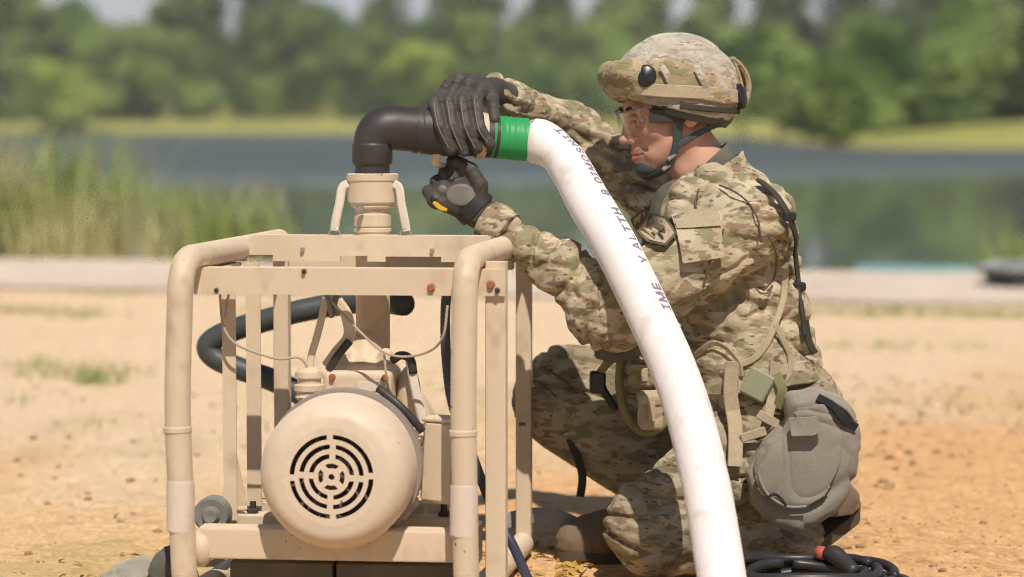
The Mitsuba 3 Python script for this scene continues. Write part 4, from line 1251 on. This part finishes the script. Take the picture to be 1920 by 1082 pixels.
bm = displace(surface(band_sdf, (-0.17, -0.14, -0.10), (0.16, 0.14, 0.17), 0.0034), lambda v: fold(v, 20.0, 0.0035, 93))
put(PE + '__helmet__band_cover', moved(bm, HM), 'camo_band', True)


def goggle_sdf(p):
    q = p.astype(float).copy()
    q[:, 0] = q[:, 0] + 2.1 * q[:, 1] ** 2          # bowed round the brow
    q = (q - [0.092, 0, 0.082]) @ np.array([[math.cos(0.3), 0, math.sin(0.3)], [0, 1, 0], [-math.sin(0.3), 0, math.cos(0.3)]])
    return sd_box(q.astype(np.float32), (0, 0, 0), (0.029, 0.090, 0.042), 0.0275)


gm = surface(goggle_sdf, (0.04, -0.12, -0.01), (0.22, 0.12, 0.17), 0.0034)
put(PE + '__goggles', moved(displace(gm, lambda v: fold(v, 26.0, 0.005, 95)), HM), 'camo_band', True, text='goggles under a brown camouflage cover pushed up on the helmet')
sp_ = [hsurf(x, z, 1, 0.009) for x, z in ((0.085, 0.064), (0.05, 0.050), (0.0, 0.034), (-0.05, 0.018), (-0.10, 0.0), (-0.125, -0.010))]
put(PE + '__goggles__strap', moved(strap(sp_, 0.026, 0.004, 40, (0, 1, 0)), HM), 'webbing', 30)
sp_ = [(x, -y, z) for x, y, z in sp_]
put(PE + '__goggles__strap', moved(strap(sp_, 0.026, 0.004, 40, (0, -1, 0)), HM), 'webbing', 30)
sp2 = [hsurf(x, z, 1, 0.0065) for x, z in ((0.02, 0.012), (-0.03, -0.008), (-0.08, -0.024), (-0.118, -0.036))]
put(PE + '__helmet__lower_strap', moved(strap(sp2, 0.012, 0.004, 30, (0, 1, 0)), HM), 'dark_webbing', 30)
for x, z in ((0.030, 0.075), (-0.035, 0.052), (-0.080, 0.022)):
    q = hsurf(x, z, 1, 0.010)
    put(PE + '__helmet__keeper', moved(strap([(x - 0.004, q[1], z - 0.020), (x, q[1] + 0.0035, z), (x + 0.004, q[1] - 0.004, z + 0.02)], 0.014, 0.004, 10, (0, 1, 0)), HM), 'camo_helmet', 30)


def disc_at(x, z, r, rz, th, key, m, tilt=(0, 1, 0)):
    q = np.array(hsurf(x, z, 1, 0.006))
    d = lathe([(0, -0.006), (1.0, -0.006), (1.06, 0.0), (1.0, th * 0.7), (0.75, th), (0, th * 1.12)], 32)
    d.vertices[:, :2] *= [r, rz]
    n = np.array(tilt) / np.linalg.norm(tilt)
    M = np.eye(4)
    e = np.cross([0, 0, 1], n)
    e /= np.linalg.norm(e)
    M[:3, :3] = np.stack([e, np.cross(n, e), n], 1)
    M[:3, 3] = q
    put(key, moved(moved(d, M), HM), m, 35)


disc_at(0.064, 0.083, 0.0205, 0.0215, 0.014, PE + '__goggles__clip', 'black_plastic', (0.35, 1, 0.25))
disc_at(-0.118, -0.006, 0.0145, 0.025, 0.012, PE + '__helmet__clip', 'black_plastic', (-0.9, 1, 0.0))
lp = [(-0.140 - 0.022 * math.sin(a) ** 2 * (1 if a < np.pi else 0.2), 0.02 + 0.0 * a, 0.018 + 0.050 * math.cos(a)) for a in np.linspace(0, 2 * np.pi, 41)]
put(PE + '__helmet__rear_loop', moved(strap(lp, 0.030, 0.010, 60, (0, 0, 1)), HM), 'camo_band', 35)
lp = [(-0.136 - 0.032 * math.sin(a), -0.02, 0.012 + 0.042 * math.cos(a)) for a in np.linspace(0, np.pi, 21)]
put(PE + '__helmet__rear_loop', moved(strap(lp, 0.020, 0.007, 30, (0, 0, 1)), HM), 'webbing', 35)
put(PE + '__helmet__pad', moved(surface(lambda p: smax(smax(sd_ell(p, (-0.02, 0, -0.012), (0.116, 0.106, 0.07)), -sd_ell(p, (-0.012, 0, -0.01), (0.100, 0.088, 0.09)), 0.004), np.maximum((rim_z(p[:, 0]) - 0.012) - p[:, 2], p[:, 2] - (rim_z(p[:, 0]) + 0.02)), 0.004),
                                           (-0.15, -0.13, -0.11), (0.12, 0.13, 0.08), 0.004), HM), 'collar_cloth', True)
# chin strap
for s in (1, -1):
    put(PE + '__helmet__chin_strap', moved(strap([(0.018, s * 0.088, 0.0), (0.024, s * 0.079, -0.035), (0.040, s * 0.067, -0.078), (0.062, s * 0.048, -0.108), (0.088, s * 0.012, -0.1185)], 0.017, 0.004, 30, (0, s, -0.2)), HM), 'teal_strap', 30)
    put(PE + '__helmet__nape_strap', moved(strap([(-0.06, s * 0.088, -0.045), (-0.02, s * 0.082, -0.052), (0.030, s * 0.073, -0.066)], 0.012, 0.004, 20, (0, s, 0)), HM), 'teal_strap', 30)
put(PE + '__helmet__chin_cup', moved(surface(lambda p: smax(sd_ell(p, (0.072, 0, -0.098), (0.033, 0.034, 0.024)), -(p[:, 0] - 0.062) * 0.7 - (-(p[:, 2] + 0.100)) * 0.7, 0.004), (0.03, -0.045, -0.135), (0.115, 0.045, -0.06), 0.003), HM), 'teal_strap', True)
for x, y, z in ((0.046, 0.065, -0.085), (0.058, 0.055, -0.103)):
    put(PE + '__helmet__buckle', moved(moved(box(0, 0, 0, 0.022, 0.006, 0.008, 0.002), trimesh.transformations.rotation_matrix(0.35, [0, 1, 0])), HM @ trimesh.transformations.translation_matrix([x, y, z])), 'grey_plastic', 20)
# eye protection
a = np.linspace(-1.15, 1.15, 33)
zz = np.linspace(0, 1, 9)
gv, gf = [], []
for i_, t in enumerate(a):
    top, bot = 0.022, -0.026 - 0.010 * math.cos((abs(t) - 0.52) * 3.0)
    if abs(t) < 0.16:
        bot = -0.004
    for u in zz:
        z = bot + (top - bot) * u
        gv.append((0.018 + 0.092 * math.cos(t) ** 0.8 + 0.004 * (1 - u) * 0 + 0.004 * u, 0.077 * math.sin(t) / math.sin(1.15), z))
for i_ in range(len(a) - 1):
    for j_ in range(len(zz) - 1):
        o = i_ * 9 + j_
        gf.append((o, o + 9, o + 10, o + 1))
scene['clear_lens'] = {'type': 'thindielectric', 'int_ior': 1.5}
put(PE + '__glasses', moved(tube([(0.018 + 0.095 * math.cos(t) ** 0.8, 0.0775 * math.sin(t) / math.sin(1.15), 0.0225) for t in a], 0.0017, None, 8), HM), 'grey_plastic', True, text='clear safety glasses')
put(PE + '__glasses__lens', moved(trimesh.Trimesh(*[np.array(gv), np.vstack([np.array(gf)[:, [0, 1, 2]], np.array(gf)[:, [0, 2, 3]]])], process=False), HM), 'clear_lens', True)
for s in (1, -1):
    put(PE + '__glasses__temple', moved(strap([(0.074, s * 0.074, 0.006), (0.045, s * 0.082, -0.002), (0.005, s * 0.086, -0.012)], 0.026, 0.004, 14, (0, s, 0)), HM), 'dark_metal', 30)


# ---- gloves: palm and five separate fingers, each a chain of joints
def chain(p, pts, rs, k=0.006):
    d = None
    for a, b, ra, rb_ in zip(pts, pts[1:], rs, rs[1:]):
        e = sd_cap(p, a, b, ra, rb_)
        d = e if d is None else smin(d, e, 0.003)
    return d


def glove(palm, fingers, lo, hi, name, m='glove_cloth'):
    def f(p):
        d = palm(p)
        for pts, rs in fingers:
            d = smin(d, chain(p, pts, rs), 0.0045)
        return d
    me = surface(f, lo, hi, 0.0024)
    return put(name, displace(me, lambda v: fold(v, 42.0, 0.0022, 101)), m, True)


# his right hand (far side) lies over the fitting, fingers down its near side
MF, PF, TF = [], [], []
fing = []
for i in range(4):
    k = (-0.120 + 0.0195 * i, 4.705 + 0.004 * i, (0.926, 0.938, 0.930, 0.913)[i])
    pip = (-0.149 + 0.026 * i, 4.645 + 0.004 * i, 0.893 + 0.002 * i)
    dip = (-0.138 + 0.0255 * i, 4.6165 + 0.005 * i, 0.848 - 0.003 * (i == 3))
    tip = (-0.117 + 0.025 * i, 4.620 + 0.005 * i, 0.804 + (0.0, -0.004, 0.0, 0.010)[i])
    MF.append(k)
    PF.append(pip)
    fing.append(([k, pip, dip, tip], [0.0145, 0.0128, 0.0118, 0.0105]))
thumb = ([(-0.045, 4.775, 0.905), (-0.040, 4.725, 0.902), (-0.036, 4.688, 0.884), (-0.034, 4.664, 0.862)], [0.017, 0.015, 0.0128, 0.0112])
wr = np.array([-0.034, 4.80, 0.913])


def palm_f(p):
    d = sd_cap(p, wr, (-0.005, 4.825, 0.905), 0.030, 0.030)
    for k in MF:
        d = smin(d, sd_cap(p, k, wr, 0.0165, 0.024), 0.012)
    return d


glove(palm_f, fing + [thumb], (-0.19, 4.57, 0.76), (0.04, 4.87, 0.98), PE + '__glove')
for i, (k, pp) in enumerate(zip(MF, PF)):
    k, pp = np.array(k), np.array(pp)
    put(PE + '__glove__knuckle_guard', surface(lambda p: sd_ell(p, k * 0.72 + pp * 0.28 + [0, -0.004, 0.006], (0.0115, 0.013, 0.0105)), k - 0.04, k + 0.04, 0.003), 'glove_cloth', True)
    put(PE + '__glove__finger_seam', tube([pp + [-0.002, -0.0125, 0.002], (np.array(fing[i][0][2]) + [-0.003, -0.0118, 0.0]), (np.array(fing[i][0][3]) + [-0.004, -0.0105, 0.002])], 0.0017, 16, 7), 'glove_grey', True)
# his left hand (near side): a fist closed on the lever under the fitting
hd = np.array([-0.70, 0.0, 0.71])
Kn, fing = [], []
for i in range(4):
    k = np.array([-0.146 + 0.0155 * i, 4.662 + 0.002 * i, 0.706 + 0.019 * i])
    pip = k + hd * 0.022 + [0, 0.020, 0]
    dip = pip - hd * 0.006 + [0, 0.030, 0]
    tip = dip - hd * 0.030 + [0, 0.004, 0]
    Kn.append(k)
    fing.append(([k, pip, dip, tip], [0.0155, 0.0135, 0.0122, 0.011]))
thumb = ([(-0.062, 4.665, 0.702), (-0.062, 4.652, 0.735), (-0.078, 4.650, 0.765), (-0.104, 4.662, 0.780)], [0.018, 0.016, 0.0135, 0.0118])
wn = np.array([-0.066, 4.672, 0.684])


def palm_n(p):
    d = sd_cap(p, wn, (-0.035, 4.668, 0.655), 0.031, 0.031)
    for k in Kn:
        d = smin(d, sd_cap(p, k, wn, 0.0185, 0.026), 0.012)
    return d


glove(palm_n, fing + [thumb], (-0.21, 4.59, 0.60), (0.02, 4.77, 0.83), PE + '__glove')
G2 = PE + '__glove_001'
for i, k in enumerate(Kn):
    put(G2 + '__knuckle_guard', surface(lambda p: sd_ell(p, k + [-0.002, -0.009, 0.001], (0.0125, 0.0105, 0.0115)), k - 0.04, k + 0.04, 0.003), 'glove_grey' if i == 1 else 'glove_black', True)
u = np.array([0.70, 0, -0.71])
c0_ = wn - u * 0.012
an = np.linspace(0, 2 * np.pi, 33)
e1_, e2_ = np.array([0, 1, 0]), np.cross(u, [0, 1, 0])
put(G2 + '__wrist_strap', strap([c0_ + 0.0335 * (math.cos(t) * e1_ + math.sin(t) * e2_ * 1.12) for t in an], 0.028, 0.005, 60, e1_), 'glove_black', 30)
put(G2 + '__back_panel', surface(lambda p: smax(palm_n(p) - 0.004, sd_ell(p, (-0.098, 4.645, 0.716), (0.030, 0.03, 0.022)), 0.003), (-0.15, 4.60, 0.67), (-0.05, 4.69, 0.77), 0.003), 'glove_grey', True)
put(G2 + '__pull_tab', strap([(-0.125, 4.648, 0.690), (-0.138, 4.646, 0.692), (-0.150, 4.645, 0.704)], 0.012, 0.004, 10, (0, -1, 0)), 'yellow_tape', 30)
# the lever his left hand holds
put(HO + '__cam_handle', strap([e1 + ax * 0.13 + [0, -0.012, -0.03], e1 + ax * 0.125 + [0.0, -0.006, -0.06], (-0.128, 4.692, 0.765), (-0.105, 4.70, 0.72)], 0.018, 0.008, 24), 'tan_paint', 30)


# ---- boots
def boot(toe, heel, ankle, name, up=0.12):
    toe, heel, ankle = (np.asarray(v, float) for v in (toe, heel, ankle))
    f = (toe - heel) / np.linalg.norm(toe - heel)
    ball = heel + (toe - heel) * 0.70

    def sd(p):
        d = sd_cap(p, toe - f * 0.045 + [0, 0, 0.042], ball + [0, 0, 0.050], 0.046, 0.050)
        d = smin(d, sd_cap(p, ball + [0, 0, 0.05], ankle, 0.046, 0.052), 0.03)
        d = smin(d, sd_cap(p, heel + f * 0.045 + [0, 0, 0.042], ankle, 0.042, 0.052), 0.03)
        d = smin(d, sd_cap(p, ankle, ankle + [0.0, 0, up], 0.052, 0.058), 0.02)
        return smax(d, heel[2] + 0.014 - p[:, 2], 0.006)
    lo_, hi_ = np.minimum(np.minimum(toe, heel), ankle) - 0.09, np.maximum(np.maximum(toe, heel), ankle + [0, 0, up]) + 0.09
    put(name, displace(surface(sd, lo_, hi_, 0.005), lambda v: fold(v, 22.0, 0.004, 111)), 'boot_suede', True)
    side = np.array([-f[1], f[0], 0])
    out = shapely.union_all([shapely.Point(0.045, 0).buffer(0.043), shapely.Point(np.linalg.norm(toe - heel) - 0.047, 0).buffer(0.046), shapely.Point(np.linalg.norm(toe - heel) * 0.68, 0).buffer(0.05)]).convex_hull
    s = trimesh.creation.extrude_polygon(out, 0.026, engine='earcut')
    s.vertices = heel + s.vertices[:, :1] * f + s.vertices[:, 1:2] * side + [0, 0, 1] * (s.vertices[:, 2:3] + 0.0)
    put(name + '__sole', s, 'boot_sole', 30)


boot((0.088, 4.83, GZ - 0.004), (0.392, 4.86, GZ - 0.004), (0.345, 4.86, 0.075), PE + '__boot')
boot((0.50, 4.66, GZ), (0.69, 4.80, GZ + 0.10), (0.62, 4.73, 0.09), PE + '__boot', 0.02)
for i in range(5):
    q = np.array([0.205 + 0.022 * i, 4.838 + 0.004 * i, GZ + 0.083 + 0.014 * i])
    put(PE + '__boot__lace', tube([q + [0, -0.036, -0.014], q + [0.004, -0.018, 0.006], q + [0, 0.0, 0.010], q + [-0.004, 0.02, 0.006]], 0.0028, 14, 7), 'webbing', True)

# ---- webbing worn over the uniform
w1 = lay([(0.528, 0.574), (0.523, 0.517), (0.503, 0.466), (0.483, 0.425), (0.452, 0.397), (0.401, 0.386), (0.36, 0.386), (0.32, 0.392)], wear, 0.009, 60)
put(PE + '__waist_strap', strap(w1, 0.013, 0.004, 90), 'webbing', 30)
w2 = lay([(0.325, 0.375), (0.353, 0.401), (0.383, 0.430), (0.409, 0.425), (0.435, 0.396), (0.44, 0.37)], wear, 0.014, 40)
put(PE + '__waist_strap', strap(w2, 0.012, 0.004, 70), 'webbing', 30)
w2 = lay([(0.505, 0.47), (0.52, 0.44), (0.535, 0.405), (0.53, 0.37), (0.50, 0.35)], wear, 0.012, 40)
put(PE + '__waist_strap', strap(w2, 0.012, 0.004, 60), 'webbing', 30)
b = lay([(0.335, 0.35), (0.40, 0.352), (0.47, 0.362), (0.54, 0.372), (0.60, 0.375)], wear, 0.010, 50)
put(PE + '__belt', strap(b, 0.045, 0.006, 70), 'camo_cloth', 30, text='camouflage web belt at the waist')
v1 = lay([(0.423, 0.398), (0.42, 0.336), (0.427, 0.275), (0.424, 0.203)], wear, 0.018, 30)
v1[:, 1] = np.minimum(v1[:, 1], 4.60)
put(PE + '__hanging_strap', strap(v1, 0.028, 0.004, 40), 'webbing', 30)
v2 = lay([(0.504, 0.398), (0.5, 0.336), (0.488, 0.285)], wear, 0.016, 24)
put(PE + '__hanging_strap', strap(v2, 0.020, 0.004, 30), 'webbing', 30)
q = touch(wear, 0.470, 0.354, 4.2, 0.02)
put(PE + '__belt__buckle', moved(moved(box(0, 0, 0, 0.052, 0.014, 0.056, 0.007), trimesh.transformations.rotation_matrix(math.radians(28), [0, 1, 0])), trimesh.transformations.translation_matrix(q)), 'sage_plastic', 25, text='pale green buckle plate')
put(PE + '__belt__loop', moved(strap([(0.0, 0, 0.03), (0.012, -0.006, 0.0), (0.004, 0, -0.035)], 0.02, 0.004, 12), trimesh.transformations.translation_matrix(np.array(q) + [0.035, 0.0, -0.01])), 'olive_webbing', 30)
put(PE + '__knee_strap', strap([(0.118, 4.86, 0.215), (0.140, 4.862, 0.155), (0.143, 4.866, 0.125), (0.139, 4.87, 0.095)], 0.017, 0.004, 16), 'dark_webbing', 30)
for pts in ([(0.06, 0.36), (0.11, 0.33), (0.165, 0.27), (0.235, 0.225)], [(0.055, 0.33), (0.09, 0.30), (0.12, 0.25), (0.14, 0.21)]):
    put(PE + '__trousers__seam', tube(lay(pts, trousers_sdf, 0.001), 0.002, None, 7), 'seam_thread', True)
put(PE + '__jacket__hem_flap', displace(surface(lambda p: smax(jacket_sdf(p) - 0.012, sd_box(p, (0.205, 4.62, 0.415), (0.05, 0.05, 0.045), 0.02), 0.01), (0.12, 4.50, 0.33), (0.30, 4.72, 0.50), 0.006), lambda v: fold(v, 20.0, 0.006, 121)), 'collar_cloth', True)

# ---- things hung on him
ra = lay([(0.474, 0.744), (0.502, 0.716), (0.529, 0.669), (0.545, 0.622), (0.556, 0.555), (0.562, 0.492), (0.566, 0.445)], jacket_sdf, 0.010, 60)
ra[:, 1] = np.clip(ra[:, 1], 4.55, 4.80)
put('rifle_sling__strap', strap(ra, 0.020, 0.007, 90, (0.5, -1, 0.2)), 'dark_webbing', 30)
put('rifle_sling__tail', strap([ra[-1] + [0, 0, 0.03], ra[-1] + [0.008, 0, -0.012], ra[-1] + [0.02, 0, -0.035]], 0.014, 0.005, 14), 'dark_webbing', 30)
for k in (18, 42):
    put('rifle_sling__slider', moved(box(0, 0, 0, 0.026, 0.012, 0.018, 0.004), trimesh.transformations.translation_matrix(ra[k] + [0, -0.003, 0])), 'black_plastic', 20)
label('rifle_sling', 'dark rifle sling running down over the back of the shoulder', 'sling')

lo_ = [touch(wear, x, z, 4.2, 0.03) for x, z in ((0.211, 0.394), (0.209, 0.343), (0.222, 0.292), (0.247, 0.258), (0.277, 0.256), (0.3, 0.277), (0.317, 0.313), (0.32, 0.35))]
lo_ = [(x, min(y, 4.66), z) for x, y, z in lo_]
put('rope_loop', tube(lo_, 0.0085, 60, 12), 'olive_webbing', True)
label('rope_loop', 'olive rope loop hanging in front of the soldier at his waist', 'rope')


def pouch(x, z, w_, h_, d_, y, key, m, text, rot=0.0):
    R = trimesh.transformations.rotation_matrix(rot, [0, 1, 0])[:3, :3]
    c = np.array([x, y, z])
    half = np.array([w_, d_, h_]) / 2
    body = surface(lambda p: sd_box(p, c, half, 0.010, R), c - 0.09, c + 0.09, 0.004)
    put(key + '__bag', displace(body, lambda v: fold(v, 26.0, 0.004, 131)), m, True)
    flap = surface(lambda p: sd_box(p, c + R @ np.array([0, -0.006, h_ * 0.27]), half * [1.04, 1.0, 0.30], 0.006, R), c - 0.09, c + 0.09, 0.004)
    put(key + '__flap', displace(flap, lambda v: fold(v, 26.0, 0.003, 133)), m, True)
    put(key + '__tab', moved(box(0, 0, 0, 0.014, 0.004, h_ * 0.5, 0.0015), np.block([[R, (c + R @ np.array([0, -d_ / 2 - 0.008, 0.0]))[:, None]], [np.zeros((1, 3)), np.ones((1, 1))]])), 'webbing', 20)
    label(key, text, 'pouch')


pouch(0.268, 0.302, 0.050, 0.078, 0.05, 4.625, 'belt_pouch', 'webbing', 'tan belt pouch inside the olive rope loop')
pouch(0.254, 0.372, 0.062, 0.052, 0.05, 4.64, 'belt_pouch_001', 'camo_trousers', 'brown camouflage pouch above the tan belt pouch')
put('snap_clip__body', surface(lambda p: smin(sd_box(p, (0.168, 4.70, 0.348), (0.016, 0.010, 0.022), 0.006), sd_cap(p, (0.18, 4.70, 0.33), (0.20, 4.69, 0.30), 0.008), 0.006), (0.13, 4.67, 0.27), (0.23, 4.73, 0.39), 0.003), 'black_plastic', True)
put('snap_clip__web', strap([(0.168, 4.70, 0.36), (0.185, 4.68, 0.385), (0.205, 4.665, 0.405)], 0.016, 0.004, 14), 'olive_webbing', 30)
label('snap_clip', 'black snap clip hanging left of the olive rope loop', 'clip')

# the grey carrier bag at his hip
bag_o = [(0.521, 0.343), (0.571, 0.350), (0.616, 0.337), (0.652, 0.305), (0.662, 0.244), (0.648, 0.174), (0.608, 0.121), (0.543, 0.082), (0.483, 0.095), (0.454, 0.128), (0.442, 0.194), (0.471, 0.255), (0.511, 0.295)]
bp = shapely.Polygon(bag_o)
bcx, bcz = 0.555, 0.215


def poly_sd(p, poly):
    pts = shapely.points(p[:, 0].astype(float), p[:, 2].astype(float))
    d = shapely.distance(pts, poly.exterior)
    return np.where(shapely.contains(poly, pts), -d, d).astype(np.float32)


bps = bp.buffer(-0.012).buffer(0.012)


def bag_sdf(p):
    d2 = poly_sd(p, bps)
    dy = np.abs(p[:, 1] - 4.545) - 0.062
    q = np.stack([d2 + 0.03, dy + 0.03], 1)
    return np.linalg.norm(np.maximum(q, 0), axis=1) + np.minimum(q.max(1), 0) - 0.03 - 0.010 * np.exp(-((p[:, 0] - bcx) ** 2 + (p[:, 2] - bcz) ** 2) / 0.006)


bgm = displace(surface(bag_sdf, (0.41, 4.44, 0.05), (0.69, 4.64, 0.38), 0.0052), lambda v: fold(v, 9.0, 0.013, 141) + fold(v, 15.0, 0.006, 143))
put('hip_bag__body', bgm, 'foliage_cloth', True)
fl_o = shapely.Polygon([(0.527, 0.318), (0.505, 0.290), (0.468, 0.247), (0.446, 0.206), (0.470, 0.160), (0.515, 0.137), (0.552, 0.139), (0.585, 0.16), (0.61, 0.22), (0.615, 0.28), (0.58, 0.325)]).buffer(0.006).intersection(bp.buffer(-0.012))


def flap_sdf(p):
    d2 = poly_sd(p, fl_o)
    return smax(smax(d2, bag_sdf(p) - 0.011, 0.004), -(bag_sdf(p) - 0.003), 0.002)


fm = surface(lambda p: smax(flap_sdf(p), p[:, 1] - 4.53, 0.003), (0.42, 4.43, 0.10), (0.65, 4.56, 0.36), 0.004)
put('hip_bag__flap', displace(fm, lambda v: fold(v, 9.0, 0.011, 141)), 'foliage_cloth', True)
tb = shapely.Polygon([(-0.026, 0.012), (0.022, 0.016), (0.030, -0.004), (0.018, -0.014), (-0.022, -0.016)]).buffer(0.002)
put('hip_bag__tab', patch_on(tb, 0.543, 0.292, 0.026, 0.009, bag_sdf), 'foliage_cloth', 30)
put('hip_bag__zip', strap(np.array([touch(bag_sdf, x, z, 4.2, 0.006) for x, z in ((0.572, 0.342), (0.600, 0.326), (0.622, 0.300), (0.645, 0.285))]), 0.016, 0.005, 30), 'black_plastic', 30)
put('hip_bag__piping', tube(np.array([touch(bag_sdf, x, z, 4.2, 0.004) for x, z in ((0.60, 0.335), (0.628, 0.318), (0.646, 0.294))]), 0.004, 20, 8), 'foliage_cloth', True)
put('hip_bag__corner_mark', strap(np.array([touch(bag_sdf, x, z, 4.2, 0.016) for x, z in ((0.476, 0.156), (0.492, 0.162), (0.505, 0.150), (0.512, 0.140))]), 0.006, 0.003, 24), 'black_plastic', 30)
put('hip_bag__binding', tube(np.array([touch(bag_sdf, x, z, 4.2, 0.014) for x, z in ((0.466, 0.218), (0.462, 0.195), (0.480, 0.160), (0.515, 0.139), (0.55, 0.139))]), 0.0030, 70, 8), 'foliage_cloth', True)
for x, z, r in ((0.49, 0.29, 0.5), (0.46, 0.262, -0.3)):
    put('hip_bag__hook_strap', moved(moved(box(0, 0, 0, 0.05, 0.006, 0.018, 0.003), trimesh.transformations.rotation_matrix(r, [0, 1, 0])), trimesh.transformations.translation_matrix([x, 4.56, z])), 'webbing', 20)
label('hip_bag', 'grey canvas carrier bag with a flap strapped at the soldier\'s hip', 'bag')
